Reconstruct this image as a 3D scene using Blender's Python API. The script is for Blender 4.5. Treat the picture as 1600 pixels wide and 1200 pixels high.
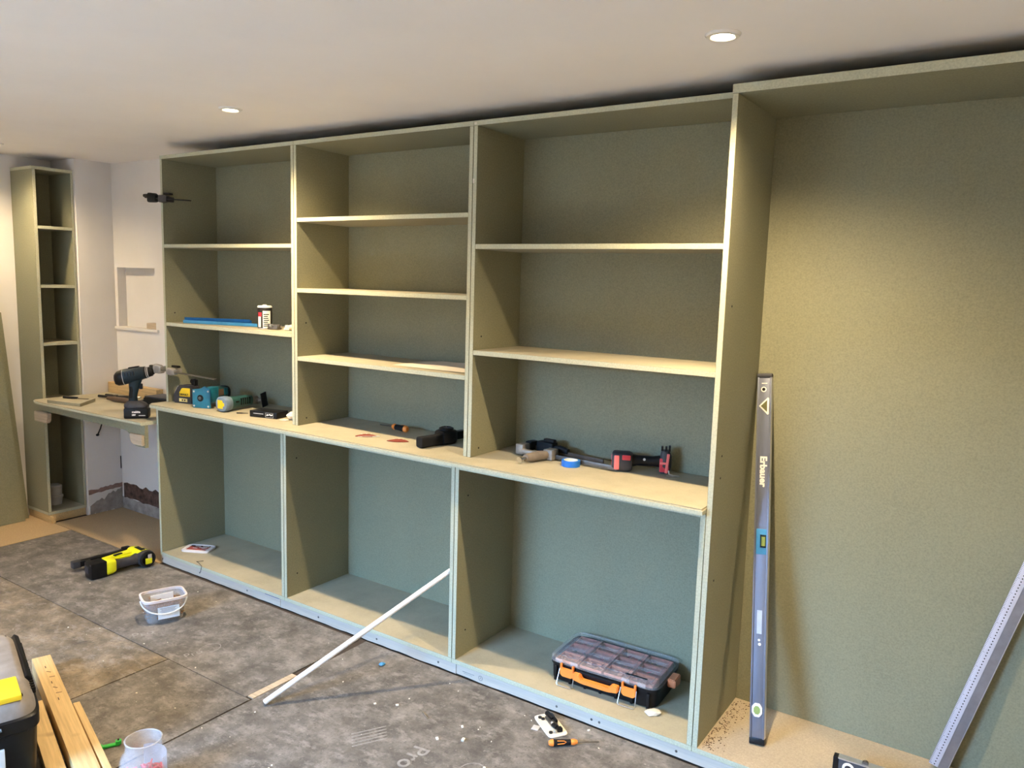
import bpy, bmesh, math, random
from mathutils import Matrix, Vector, Euler
random.seed(7)
for o in list(bpy.data.objects): bpy.data.objects.remove(o)
SC = bpy.context.scene
COL = SC.collection
R = math.radians
# ------------------------------------------------------------------ camera, light, exposure
cam = bpy.data.objects.new('camera', bpy.data.cameras.new('camera')); COL.objects.link(cam)
_yaw, _pit, _rol = 0.587971155, -0.130044413, 0.0288888929
F_ = Vector((-math.sin(_yaw)*math.cos(_pit), math.cos(_yaw)*math.cos(_pit), math.sin(_pit)))
r_ = Vector((math.cos(_yaw), math.sin(_yaw), 0)); u_ = r_.cross(F_)
RR = r_*math.cos(_rol)+u_*math.sin(_rol); UU = -r_*math.sin(_rol)+u_*math.cos(_rol)
mw = Matrix.Identity(4)
for i in range(3):
    mw[i][0], mw[i][1], mw[i][2] = RR[i], UU[i], -F_[i]
mw[0][3], mw[1][3], mw[2][3] = 3.69945, -2.274257, 1.514732
cam.matrix_world = mw
cam.data.sensor_width = 36.0
cam.data.lens = 1222.285/1600*36
cam.data.clip_start = 0.02
SC.camera = cam
SC.view_settings.view_transform = 'Standard'
SC.view_settings.look = 'None'
SC.view_settings.gamma = 1
SC.view_settings.use_curve_mapping = False
SC.view_settings.exposure = 0.0
w = bpy.data.worlds.new('sky'); SC.world = w; w.use_nodes = True
w.node_tree.nodes['Background'].inputs[0].default_value = (.62, .78, 1, 1)
w.node_tree.nodes['Background'].inputs[1].default_value = 0.25
WARM = (1.0, .77, .46)
SPOT_E, SPOT_ANG, WIN_E = 180.0, 143.0, 5400.0
def spot(x, y, z, e, ang=SPOT_ANG):
    l = bpy.data.lights.new('downlight_and_fill_beam', 'SPOT'); l.energy = e; l.color = WARM
    l.spot_size = R(ang); l.spot_blend = 1.0; l.shadow_soft_size = .022
    o = bpy.data.objects.new('downlight_and_fill_beam', l); COL.objects.link(o); o.location = (x, y, z)
    return o
wl = bpy.data.lights.new('window_daylight', 'AREA'); wl.shape = 'RECTANGLE'; wl.size = 3.9; wl.size_y = 2.6
wl.energy = WIN_E; wl.color = (.27, .56, 1.0)
wo = bpy.data.objects.new('window_daylight', wl); COL.objects.link(wo)
wo.location = (-.30, -5.9, 3.35); wo.rotation_euler = (R(72), 0, 0)   # the bright sky beyond the window

wl2 = bpy.data.lights.new('ceiling_bounce_fill', 'AREA'); wl2.shape = 'RECTANGLE'; wl2.size = 3.0; wl2.size_y = 1.6
wl2.energy = 4900; wl2.color = (.80, .90, 1.0)
wo2 = bpy.data.objects.new('ceiling_bounce_fill', wl2); COL.objects.link(wo2)
wo2.location = (1.25, -5.3, 4.6)
wo2.rotation_euler = (Vector((1.25, -3.65, 1.4))-Vector(wo2.location)).to_track_quat('-Z', 'Y').to_euler()   # added lamp; brightens the ceiling by bounce off the window-end floor

# ------------------------------------------------------------------ materials
def nt(name):
    m = bpy.data.materials.new(name); m.use_nodes = True
    t = m.node_tree; b = t.nodes['Principled BSDF']
    return m, t, b
def s2l(c):
    return tuple(((v/255)/12.92 if v/255 <= .04045 else (((v/255)+.055)/1.055)**2.4) for v in c)
def N(t, typ, **kw):
    n = t.nodes.new(typ)
    for k, v in kw.items():
        if k in n.inputs: n.inputs[k].default_value = v
        else: setattr(n, k, v)
    return n
def noise(t, scale, detail=4, rough=.6, vec=None, stretch=None):
    tc = N(t, 'ShaderNodeTexCoord')
    src = tc.outputs['Object']
    if stretch:
        mp = N(t, 'ShaderNodeMapping'); mp.inputs['Scale'].default_value = stretch
        t.links.new(src, mp.inputs['Vector']); src = mp.outputs[0]
    n = N(t, 'ShaderNodeTexNoise', Scale=scale, Detail=detail, Roughness=rough)
    t.links.new(src, n.inputs['Vector'])
    return n.outputs['Fac']
def ramp(t, fac, stops):
    r = N(t, 'ShaderNodeValToRGB')
    e = r.color_ramp.elements
    e[0].position, e[0].color = stops[0][0], (*stops[0][1], 1)
    e[1].position, e[1].color = stops[-1][0], (*stops[-1][1], 1)
    for p, c in stops[1:-1]:
        x = e.new(p); x.color = (*c, 1)
    t.links.new(fac, r.inputs[0]); return r.outputs[0]
def mix(t, fac, a, b, mode='MIX'):
    n = N(t, 'ShaderNodeMix', data_type='RGBA', blend_type=mode)
    for i, v in ((0, fac), (6, a), (7, b)):
        if hasattr(v, 'is_linked'): t.links.new(v, n.inputs[i])
        else: n.inputs[i].default_value = v if i == 0 else ((*v, 1) if len(v) == 3 else v)
    return n.outputs[2]
def bump(t, b, fac, st, dist=.002):
    n = N(t, 'ShaderNodeBump', Strength=st, Distance=dist)
    t.links.new(fac, n.inputs['Height']); t.links.new(n.outputs[0], b.inputs['Normal'])
def pm(name, c, rough=.5, metal=0, var=.12, scale=30, bmp=0, emit=0, spec=None, stretch=None):
    m, t, b = nt(name)
    f = noise(t, scale, stretch=stretch)
    lo = tuple(v*(1-var) for v in c); hi = tuple(min(1, v*(1+var)) for v in c)
    t.links.new(ramp(t, f, [(.3, lo), (.7, hi)]), b.inputs['Base Color'])
    b.inputs['Roughness'].default_value = rough; b.inputs['Metallic'].default_value = metal
    if spec is not None: b.inputs['Specular IOR Level'].default_value = spec
    if bmp: bump(t, b, f, bmp)
    if emit:
        b.inputs['Emission Color'].default_value = (*c, 1); b.inputs['Emission Strength'].default_value = emit
    return m
def mdf(name, base, dust=0.0, fleck=.5, coarse=1):
    m, t, b = nt(name)
    a = noise(t, 3.0, 5, .6); f = noise(t, 170, 3, .7); g = noise(t, 260, 2, .5)
    c = ramp(t, a, [(.3, tuple(v*.90 for v in base)), (.72, tuple(v*1.10 for v in base))])
    c = mix(t, .55, c, ramp(t, f, [(.3, tuple(v*.72 for v in base)), (.72, tuple(v*1.28 for v in base))]))
    fl = ramp(t, g, [(.69, (0, 0, 0)), (.76, (fleck,)*3)])
    c = mix(t, fl, c, tuple(min(1, v*1.9) for v in base))
    if dust:
        d = noise(t, 5.5, 6, .65); geo = N(t, 'ShaderNodeNewGeometry'); sx = N(t, 'ShaderNodeSeparateXYZ')
        t.links.new(geo.outputs['Normal'], sx.inputs[0])
        up = N(t, 'ShaderNodeMath', operation='GREATER_THAN'); t.links.new(sx.outputs[2], up.inputs[0]); up.inputs[1].default_value = .8
        dm = ramp(t, d, [(.3, (dust*.35,)*3), (.62, (dust,)*3)])
        mu = N(t, 'ShaderNodeMath', operation='MULTIPLY'); t.links.new(dm, mu.inputs[0]); t.links.new(up.outputs[0], mu.inputs[1])
        c = mix(t, mu.outputs[0], c, (.47, .42, .31))
        sp = noise(t, 95, 2, .6)
        sm = ramp(t, sp, [(.70, (0, 0, 0)), (.76, (.5,)*3)])
        mu2 = N(t, 'ShaderNodeMath', operation='MULTIPLY'); t.links.new(sm, mu2.inputs[0]); t.links.new(up.outputs[0], mu2.inputs[1])
        c = mix(t, mu2.outputs[0], c, (.22, .17, .09))
    t.links.new(c, b.inputs['Base Color'])
    b.inputs['Roughness'].default_value = .62
    b.inputs['Specular IOR Level'].default_value = .25
    bump(t, b, f, .12, .001)
    return m
MDFC = (.253, .247, .164)
M_MDF = mdf('mdf_board', MDFC)
M_DUST = mdf('mdf_board_dusty', (.30, .28, .20), dust=.75)
M_EDGE = mdf('mdf_cut_edge', (.49, .49, .36), fleck=.3)
def plaster(name, base, var=.05):
    m, t, b = nt(name)
    a = noise(t, 1.6, 5, .6); f = noise(t, 60, 4, .6)
    c = ramp(t, a, [(.3, tuple(v*(1-var) for v in base)), (.7, tuple(min(1, v*(1+var)) for v in base))])
    t.links.new(c, b.inputs['Base Color']); b.inputs['Roughness'].default_value = .85
    b.inputs['Specular IOR Level'].default_value = .2
    bump(t, b, f, .08, .002); return m
M_WALL = plaster('white_painted_plaster', (.78, .75, .72))
M_CEIL = plaster('ceiling_paint', (.90, .87, .85), .03)
M_OFFW = plaster('room_wall_paint', (.72, .69, .65))
def floorsheet(name, brown):
    m, t, b = nt(name)
    a = noise(t, 2.2, 8, .68); s = noise(t, 8, 8, .72); f = noise(t, 55, 5, .7); sc = noise(t, 17, 9, .72, stretch=(.75, 1.2, 1))
    g = (.124, .120, .120); br = (.185, .148, .105)
    lo = tuple(g[i]*(1-brown)+br[i]*brown for i in range(3))
    c = ramp(t, a, [(.30, tuple(v*.55 for v in lo)), (.5, lo), (.70, tuple(v*1.7 for v in lo))])
    c = mix(t, .6, c, ramp(t, s, [(.36, tuple(v*.35 for v in lo)), (.50, tuple(v*1.0 for v in lo)), (.64, tuple(min(1, v*2.1) for v in lo))]))
    st = noise(t, 31, 9, .72, stretch=(1.1, .8, 1))
    c = mix(t, ramp(t, sc, [(.52, (0,)*3), (.64, (.7,)*3)]), c, (.29, .268, .25))
    c = mix(t, ramp(t, st, [(.30, (.7,)*3), (.44, (0,)*3)]), c, (.045, .042, .042))
    c = mix(t, ramp(t, f, [(.60, (0,)*3), (.70, (.65,)*3)]), c, (.34, .315, .285))
    c = mix(t, ramp(t, noise(t, 75, 6, .75), [(.34, (.65,)*3), (.46, (0,)*3)]), c, (.06, .055, .055))
    c = mix(t, ramp(t, noise(t, 120, 3, .6), [(.68, (0,)*3), (.74, (.8,)*3)]), c, (.52, .48, .42))
    c = mix(t, ramp(t, noise(t, 6.5, 6, .7), [(.30, (.7,)*3), (.40, (0,)*3)]), c, (.06, .055, .053))
    t.links.new(c, b.inputs['Base Color']); b.inputs['Roughness'].default_value = .6
    b.inputs['Specular IOR Level'].default_value = .3
    bump(t, b, s, .35, .004); return m
M_SHEET = floorsheet('dusty_grey_floor_sheet', .25)
M_SHEETB = floorsheet('dusty_brown_floor_sheet', .75)
def wood(name, c, stretch=(1.5, 30, 30), var=.22, scale=4, knots=True):
    m, t, b = nt(name)
    f = noise(t, scale, 6, .6, stretch=stretch); g = noise(t, 5, 2, .5)
    col = ramp(t, f, [(.3, tuple(v*(1-var) for v in c)), (.7, tuple(min(1, v*(1+var*.6)) for v in c))])
    if knots: col = mix(t, ramp(t, noise(t, 13, 1, .3), [(.70, (0,)*3), (.80, (.6,)*3)]), col, tuple(v*.4 for v in c))
    t.links.new(col, b.inputs['Base Color']); b.inputs['Roughness'].default_value = .6
    bump(t, b, f, .1, .001); return m
M_PINE = wood('planed_pine', (.60, .42, .20))
M_OSB = mdf('bare_hardboard', (.46, .33, .19), dust=0, fleck=.6)
M_TANB = mdf('tan_dusty_board', (.43, .36, .27), dust=0, fleck=.6)
M_PLY = wood('pale_plywood', (.50, .40, .29), knots=False)
M_PALE = pm('pale_bounce_sheet', (.70, .69, .67), .8, var=.05, scale=6)  # pale colour of the unseen sheet added for bounce light
M_PLINTH = wood('pale_plinth_timber', (.55, .49, .42), stretch=(1, 40, 40), var=.12, knots=False)
M_SUB = pm('dark_subfloor', (.05, .035, .025), .9)
M_BLACK = pm('black_plastic', (.006, .006, .007), .42, var=.3, spec=.22)
M_RUB = pm('matt_black_rubber', (.010, .010, .011), .7, var=.3, spec=.2)
M_DGREY = pm('dark_grey_plastic', (.04, .04, .046), .5, var=.25, spec=.3)
M_GREY = pm('mid_grey_plastic', (.22, .21, .21), .5, var=.2)
M_LGREY = pm('light_grey_plastic', (.5, .49, .48), .5)
M_WHITE = pm('white_plastic', (.82, .81, .79), .4, var=.04)
M_PAPER = pm('white_paper', (.82, .80, .76), .8, var=.06, scale=12)
M_CREAM = pm('cream_paper', (.74, .66, .55), .8, var=.1, scale=12)
M_STEEL = pm('bright_steel', (.62, .62, .62), .28, 1, var=.1)
M_DSTEEL = pm('dull_dark_steel', (.16, .15, .14), .45, .8, var=.3)
M_ALU = pm('brushed_aluminium', (.62, .64, .68), .35, .9, var=.12, scale=6, stretch=(8, 8, .6))
M_CAST = pm('cast_grey_metal', (.30, .28, .26), .5, .4, var=.25)
M_TAUPE = pm('taupe_clamp_handle', (.20, .165, .135), .5, var=.2)
M_NAVY = pm('dark_teal_plastic', (.006, .017, .027), .42, var=.5, scale=14, spec=.3)
M_TEAL = pm('teal_plastic', (.010, .14, .22), .4, var=.2)
M_TEALD = pm('deep_green_teal_plastic', (.02, .075, .075), .45, var=.25)
M_SLATE = pm('slate_blue_plastic', (.16, .22, .30), .45, var=.2)
M_YEL = pm('yellow_plastic', (.85, .55, .01), .4, var=.06)
M_LIME = pm('lime_yellow_plastic', (.72, .72, .01), .38, var=.08)
M_ORANGE = pm('orange_plastic', (.90, .26, .04), .4, var=.08)
M_CORAL = pm('coral_orange_bins', (.90, .34, .20), .5, var=.25, scale=60)
M_REDBIN = pm('dull_red_bins', (.50, .19, .15), .55, var=.3, scale=60)
M_RED = pm('red_plastic', (.55, .03, .045), .4, var=.1)
M_PINK = pm('salmon_red_plastic', (.80, .16, .15), .45, var=.06)
M_BLUE = pm('bright_blue_tape', (.015, .16, .62), .5, var=.1)
M_BLUEM = pm('blue_anodised_metal', (.02, .14, .38), .28, .6, var=.12)
M_BLUEH = pm('light_blue_plastic', (.05, .26, .55), .4, var=.1)
M_GREEN = pm('bright_green_plastic', (.02, .40, .05), .4, var=.15)
M_SAND = pm('brown_red_abrasive', (.20, .035, .018), .9, var=.5, scale=300, bmp=.3)
M_VIAL = pm('vial_green_liquid', (.26, .34, .10), .15, var=.1)
M_BROWN = pm('brown_wood_handle', (.10, .06, .035), .5, var=.3)
M_MASON = pm('exposed_dark_masonry', (.10, .055, .04), .95, var=.7, scale=28, bmp=.6)
M_PATCH = pm('bare_grey_render', (.34, .30, .27), .95, var=.3, scale=20, bmp=.4)
M_SKIMP = pm('pink_brown_plaster_edge', (.30, .19, .16), .95, var=.3, scale=25)
M_CHIP = pm('pale_chips', (.78, .72, .62), .8, var=.2)
M_SCREW = pm('brassy_screws', (.26, .13, .055), .45, .4, var=.5, scale=200)
M_PLUG = pm('red_wall_plugs', (.60, .05, .08), .45, var=.35, scale=120)
M_PRINT = pm('faded_grey_print', (.255, .245, .235), .7, var=.35, scale=40)
M_INK = pm('dark_ink', (.016, .016, .018), .6, spec=.25)
M_BLUEINK = pm('blue_ink', (.01, .03, .25), .5)
M_LABRED = pm('dull_red_label', (.38, .07, .06), .6, var=.2)
M_STICK = pm('pale_blue_label', (.66, .74, .82), .6, var=.06)
M_ORDULL = pm('dull_orange_plastic', (.62, .22, .10), .5, var=.12)
def clear(name, c, alpha, rough=.12):
    m, t, b = nt(name)
    b.inputs['Base Color'].default_value = (*c, 1); b.inputs['Roughness'].default_value = rough
    f = noise(t, 25)
    t.links.new(ramp(t, f, [(.3, (alpha*.8,)*3), (.7, (min(1, alpha*1.2),)*3)]), b.inputs['Alpha'])
    return m
M_CLEAR = clear('clear_smoky_plastic', (.72, .68, .69), .20)
M_MILK = clear('milky_plastic', (.78, .75, .75), .24, .22)
M_JAR = clear('clear_jar_plastic', (.80, .80, .82), .15, .08)
M_LAMP = pm('lamp_glass', (1.0, .78, .42), .4, emit=30)

# ------------------------------------------------------------------ mesh builder
class MB:
    def __init__(s): s.bm = bmesh.new()
    def _add(s, b, M=None, m=0):
        if m is not None:
            for f in b.faces: f.material_index = m
        if M is not None: bmesh.ops.transform(b, matrix=M, verts=b.verts)
        me = bpy.data.meshes.new('tmp'); b.to_mesh(me); b.free(); s.bm.from_mesh(me); bpy.data.meshes.remove(me)
        return s
    def box(s, c, d, bev=0, rot=None, m=0, seg=2):
        b = bmesh.new(); bmesh.ops.create_cube(b, size=1)
        bmesh.ops.scale(b, vec=d, verts=b.verts)
        if bev: bmesh.ops.bevel(b, geom=list(b.edges), offset=min(bev, min(d)*.49), segments=seg, affect='EDGES', profile=.6)
        M = Matrix.Translation(c)
        if rot is not None: M = M @ Euler(rot).to_matrix().to_4x4()
        return s._add(b, M, m)
    def bx(s, x0, x1, y0, y1, z0, z1, bev=0, m=0):
        return s.box(((x0+x1)/2, (y0+y1)/2, (z0+z1)/2), (abs(x1-x0), abs(y1-y0), abs(z1-z0)), bev, None, m)
    def panel(s, x0, x1, y0, y1, z0, z1, f=0, e=1):
        d = (abs(x1-x0), abs(y1-y0), abs(z1-z0)); ax = d.index(min(d))
        b = bmesh.new(); bmesh.ops.create_cube(b, size=1); bmesh.ops.scale(b, vec=d, verts=b.verts)
        b.normal_update()
        for q in b.faces: q.material_index = f if abs(q.normal[ax]) > .5 else e
        bmesh.ops.bevel(b, geom=list(b.edges), offset=.0008, segments=1, affect='EDGES')
        return s._add(b, Matrix.Translation(((x0+x1)/2, (y0+y1)/2, (z0+z1)/2)), None)
    def cyl(s, p0, p1, r0, r1=None, seg=18, m=0, bev=0):
        p0, p1 = Vector(p0), Vector(p1); r1 = r0 if r1 is None else r1
        b = bmesh.new(); L = (p1-p0).length
        bmesh.ops.create_cone(b, cap_ends=True, segments=seg, radius1=r0, radius2=r1, depth=L)
        if bev: bmesh.ops.bevel(b, geom=[e for e in b.edges if len(e.link_faces) == 2 and any(len(f.verts) > 4 for f in e.link_faces)], offset=bev, segments=2, affect='EDGES')
        q = Vector((0, 0, 1)).rotation_difference((p1-p0).normalized())
        return s._add(b, Matrix.Translation((p0+p1)/2) @ q.to_matrix().to_4x4(), m)
    def sph(s, c, r, sc=(1, 1, 1), m=0, seg=14):
        b = bmesh.new(); bmesh.ops.create_uvsphere(b, u_segments=seg, v_segments=seg//2+2, radius=r)
        return s._add(b, Matrix.Translation(c) @ Matrix.Diagonal((*sc, 1)), m)
    def lathe(s, prof, seg=28, M=None, m=0, cap=True):
        b = bmesh.new(); rings = []
        for r, z in prof:
            rings.append([b.verts.new((r*math.cos(2*math.pi*k/seg), r*math.sin(2*math.pi*k/seg), z)) for k in range(seg)])
        for A, B in zip(rings, rings[1:]):
            for k in range(seg): b.faces.new((A[k], A[(k+1) % seg], B[(k+1) % seg], B[k]))
        if cap: b.faces.new(rings[0][::-1]); b.faces.new(rings[-1])
        return s._add(b, M, m)
    def prism(s, poly, t0, t1, ax='y', bev=0, m=0, M=None):
        b = bmesh.new()
        def P(a, c, t): return {'y': (a, t, c), 'z': (a, c, t), 'x': (t, a, c)}[ax]
        A = [b.verts.new(P(a, c, t0)) for a, c in poly]; B = [b.verts.new(P(a, c, t1)) for a, c in poly]
        n = len(poly)
        b.faces.new(A); b.faces.new(B[::-1])
        for k in range(n): b.faces.new((A[k], B[k], B[(k+1) % n], A[(k+1) % n]))
        bmesh.ops.recalc_face_normals(b, faces=b.faces)
        if bev: bmesh.ops.bevel(b, geom=list(b.edges), offset=bev, segments=2, affect='EDGES')
        return s._add(b, M, m)
    def loft(s, secs, ax='x', n=20, e=2.6, m=0, cap=True, M=None):
        """secs: (t, ca, cb, ha, hb): superellipse sections along an axis"""
        b = bmesh.new(); rings = []
        for t, ca, cb, ha, hb in secs:
            ring = []
            for k in range(n):
                th = 2*math.pi*k/n; c, q = math.cos(th), math.sin(th)
                a = ca+ha*math.copysign(abs(c)**(2/e), c); d = cb+hb*math.copysign(abs(q)**(2/e), q)
                ring.append(b.verts.new({'x': (t, a, d), 'y': (a, t, d), 'z': (a, d, t)}[ax]))
            rings.append(ring)
        for A, B in zip(rings, rings[1:]):
            for k in range(n): b.faces.new((A[k], A[(k+1) % n], B[(k+1) % n], B[k]))
        if cap: b.faces.new(rings[0][::-1]); b.faces.new(rings[-1])
        bmesh.ops.recalc_face_normals(b, faces=b.faces)
        return s._add(b, M, m)
    def tube(s, pts, r, seg=8, m=0):
        pts = [Vector(p) for p in pts]; b = bmesh.new(); rings = []; up = Vector((.13, .29, .95))
        for i, p in enumerate(pts):
            d = (pts[min(i+1, len(pts)-1)]-pts[max(i-1, 0)]).normalized()
            a = d.cross(up).normalized(); c = a.cross(d)
            rings.append([b.verts.new(p+a*r*math.cos(2*math.pi*k/seg)+c*r*math.sin(2*math.pi*k/seg)) for k in range(seg)])
        for A, B in zip(rings, rings[1:]):
            for k in range(seg): b.faces.new((A[k], A[(k+1) % seg], B[(k+1) % seg], B[k]))
        b.faces.new(rings[0][::-1]); b.faces.new(rings[-1])
        bmesh.ops.recalc_face_normals(b, faces=b.faces)
        return s._add(b, None, m)
    def build(s, name, mats, parent=None, M=None, ang=38):
        if M is not None: bmesh.ops.transform(s.bm, matrix=M, verts=s.bm.verts)
        me = bpy.data.meshes.new(name); s.bm.to_mesh(me); s.bm.free()
        for q in (mats if isinstance(mats, (list, tuple)) else [mats]): me.materials.append(q)
        me.polygons.foreach_set('use_smooth', [True]*len(me.polygons)); me.set_sharp_from_angle(angle=R(ang))
        o = bpy.data.objects.new(name, me); COL.objects.link(o)
        if parent is not None: o.parent = parent
        return o
def thing(name, label, cat, loc=(0, 0, 0), rot=0, group=None):
    o = bpy.data.objects.new(name, None); COL.objects.link(o); o.empty_display_size = .05
    o.location = loc; o.rotation_euler = rot if isinstance(rot, (tuple, Euler)) else (0, 0, R(rot))
    o['label'] = label; o['category'] = cat
    if group: o['group'] = group
    return o
def tag(o, label, cat, group=None, loc=None, rot=None):
    o['label'] = label; o['category'] = cat
    if group: o['group'] = group
    if loc: o.location = loc
    if rot is not None: o.rotation_euler = rot if isinstance(rot, (tuple, Euler)) else (0, 0, R(rot))
    return o
def text(body, size, mat, parent, loc, rot, name='lettering', bold=0, sx=1):
    cu = bpy.data.curves.new('txt', 'FONT'); cu.body = body; cu.size = size; cu.extrude = .0002
    cu.align_x = 'CENTER'; cu.align_y = 'CENTER'; cu.offset = bold; cu.resolution_u = 3
    t = bpy.data.objects.new('txt', cu)
    me = bpy.data.meshes.new_from_object(t); bpy.data.objects.remove(t); me.name = name
    me.materials.clear(); me.materials.append(mat)
    o = bpy.data.objects.new(name, me); COL.objects.link(o); o.parent = parent
    o.location = loc; o.rotation_euler = rot; o.scale = (sx, 1, 1)
    return o
def struct(o, parent=None):
    if parent is None: o['kind'] = 'structure'
    else: o.parent = parent
    return o

# ------------------------------------------------------------------ dimensions (m)
T = .018
ZP, ZC, YU, YB = .0427, .8459, .07, .391
ZUT, ZTT = 2.0874, 2.0658
XB = [0, .971, 1.9385, 2.9127]
XU = [-.018, .9706, 1.9388, 2.9127]
XT = 2.9127; XR = 4.06
OV = .0335
X0, X1, Y0, Y1 = -1.36, 5.2, -3.6, .42
NX = -1.085; NY = .2        # white nib right of the narrow bookcase

# ------------------------------------------------------------------ setting
struct(MB().bx(X0-.1, X1+.1, Y0-.1, Y1+.3, -.1, -.0045).build('floor', M_SUB))
# wavy old ceiling
b = bmesh.new(); nx, ny = 56, 40; V = []
def zceil(x, y):
    k = max(0, min(1, (1.2-x)/2.3)); k = k*k*(3-2*k)
    return 2.134+.030*k+.003*math.sin(x*2.1+y*1.3)+.0025*math.sin(x*.9-y*2.7)
for i in range(nx+1):
    for j in range(ny+1):
        x = X0-.1+(X1-X0+.2)*i/nx; y = Y0-.1+(Y1-Y0+.4)*j/ny
        V.append(b.verts.new((x, y, zceil(x, y))))
for i in range(nx):
    for j in range(ny):
        q = i*(ny+1)+j; b.faces.new((V[q], V[q+1], V[q+ny+2], V[q+ny+1]))
g = bmesh.ops.extrude_face_region(b, geom=list(b.faces))
bmesh.ops.translate(b, vec=(0, 0, .12), verts=[v for v in g['geom'] if isinstance(v, bmesh.types.BMVert)])
bmesh.ops.recalc_face_normals(b, faces=b.faces)
mb = MB(); mb._add(b); struct(mb.build('ceiling', M_CEIL))
HC = 2.30
struct(MB().bx(X0-.12, X0, Y0-.1, NY, -.05, HC).build('wall_left', M_WALL))
# back wall with the niche; the nib (chimney return) at its left end
NI = (-1.055, -.655, 1.165, 1.533)
mb = MB()
mb.bx(NX, NI[0], Y1, Y1+.2, -.05, HC).bx(NI[1], X1, Y1, Y1+.2, -.05, HC)
mb.bx(NI[0], NI[1], Y1, Y1+.2, -.05, NI[2]).bx(NI[0], NI[1], Y1, Y1+.2, NI[3], HC).bx(NI[0], NI[1], Y1+.055, Y1+.2, NI[2], NI[3])
wall_back = struct(mb.build('wall_back', M_WALL))
sill = MB().bx(NI[0]-.03, NI[1]+.03, Y1-.012, Y1+.055, NI[2]-.014, NI[2]+.004, .003).build('niche_sill', M_WALL, wall_back)
wall_nib = struct(MB().bx(X0-.1, NX, NY, Y1+.2, -.05, HC, .006).build('wall_return', M_WALL))
struct(MB().bx(X1, X1+.12, Y0-.1, Y1+.2, -.05, HC).build('wall_right', M_OFFW))
WX0, WX1, WZ0, WZ1 = .45, 2.05, .82, 1.9
mb = MB().bx(X0-.1, WX0, Y0-.14, Y0, -.05, HC).bx(WX1, X1+.1, Y0-.14, Y0, -.05, HC)
mb.bx(WX0, WX1, Y0-.14, Y0, -.05, WZ0).bx(WX0, WX1, Y0-.14, Y0, WZ1, HC)
struct(mb.build('wall_front', M_OFFW))
mb = MB().bx(WX0, WX0+.05, Y0-.14, Y0-.28, WZ0, WZ1).bx(WX1-.05, WX1, Y0-.14, Y0-.28, WZ0, WZ1).bx(WX0, WX1, Y0-.14, Y0-.28, WZ0, WZ0+.05).bx(WX0, WX1, Y0-.14, Y0-.28, WZ1-.05, WZ1)
struct(mb.build('window_1', M_WHITE))
# torn plaster low on the alcove walls
def blob(name, pts, t0, t1, ax, mat, parent):
    mb = MB(); mb.prism(pts, t0, t1, ax, m=0); return mb.build(name, mat, parent)
def ragged(x0, x1, zb, zt, n=16, amp=.012, seed=1):
    rn = random.Random(seed)
    top = [(x0+(x1-x0)*k/n, zt(k/n)+rn.uniform(-amp, amp)) for k in range(n+1)]
    bot = [(x0+(x1-x0)*k/n, zb(k/n)+rn.uniform(-amp, amp)*.5) for k in range(n, -1, -1)]
    return top+bot
blob('exposed_masonry', ragged(-1.06, -.02, lambda k: .075-.02*k, lambda k: .172-.01*k, 30, .012, 3), Y1-.004, Y1+.01, 'y', M_MASON, wall_back)
blob('rough_render', ragged(-1.08, -.02, lambda k: -.004, lambda k: .082-.02*k, 26, .012, 4), Y1-.003, Y1+.01, 'y', M_PATCH, wall_back)
blob('rough_render', ragged(NY+.01, Y1-.002, lambda k: .0, lambda k: .05+.09*k, 14, .012, 5), NX-.01, NX+.003, 'x', M_PATCH, wall_nib)
blob('plaster_edge', ragged(NY+.004, Y1-.002, lambda k: .128+.012*k, lambda k: .152+.014*k, 14, .006, 6), NX-.01, NX+.004, 'x', M_SKIMP, wall_nib)
mb = MB().tube([(NX+.002, .275, .50), (NX+.006, .290, .535), (NX+.004, .31, .59)], .004).sph((NX+.004, .272, .497), .011, (.5, 1, .7))
mb.build('cable_stub', M_INK, wall_nib)
mb = MB().tube([(NX+.004, Y1-.006, .50-.16), (NX+.006, Y1-.007, .42-.16), (NX+.004, Y1-.006, .34-.04)], .003).tube([(NX+.004, Y1-.008, .60), (NX+.004, Y1-.006, .645)], .003)
mb.build('wall_crack', M_INK, wall_nib)

# floor coverings (thin sheets)
def sheet(name, label, x0, x1, y0, y1, mat, cat='floor sheet', z1=0.0, rot=0):
    mb = MB(); mb.bx(x0, x1, y0, y1, -.004, z1)
    return tag(mb.build(name, mat), label, cat)
S1 = sheet('floor_sheet', 'grey brown dusty floor sheet along the base cabinets under the white tub', -.878, 1.452, -.582, -.013, M_SHEET)
S2 = sheet('floor_sheet', 'browner dusty floor sheet under the black toolbox and pine battens', -.878, .978, -2.6, -.586, M_SHEETB)
S3 = sheet('floor_sheet', 'narrow grey dusty floor sheet behind the open clear jar', .984, 1.480, -2.6, -.585, M_SHEET)
S4 = sheet('floor_sheet', 'large scuffed grey floor sheet with faded print in front of the plinth', 1.488, 5.1, -2.6, -.004, M_SHEET)
tag(MB().bx(1.456, 1.486, -.575, -.372, -.003, .0015).build('hardboard_strip', M_PLY), 'pale bare strip showing between floor sheets beside the white rod end', 'strip')
sheet('hardboard_sheet', 'tan sawdusty hardboard sheet on the alcove floor under the desk', NX+.004, -.004, -.009, Y1-.006, M_OSB, z1=.001)
sheet('hardboard_sheet', 'orange tan hardboard sheet on the floor before the leaning boards', X0+.005, -.882, -2.6, -.013, M_OSB, z1=.001)
sheet('bounce_sheet', 'added pale light-bouncing sheet on the unseen floor at the window end', X0+.005, 5.1, -3.59, -2.604, M_PALE, z1=.001)  # out of view, added to bounce light up to the ceiling
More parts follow.
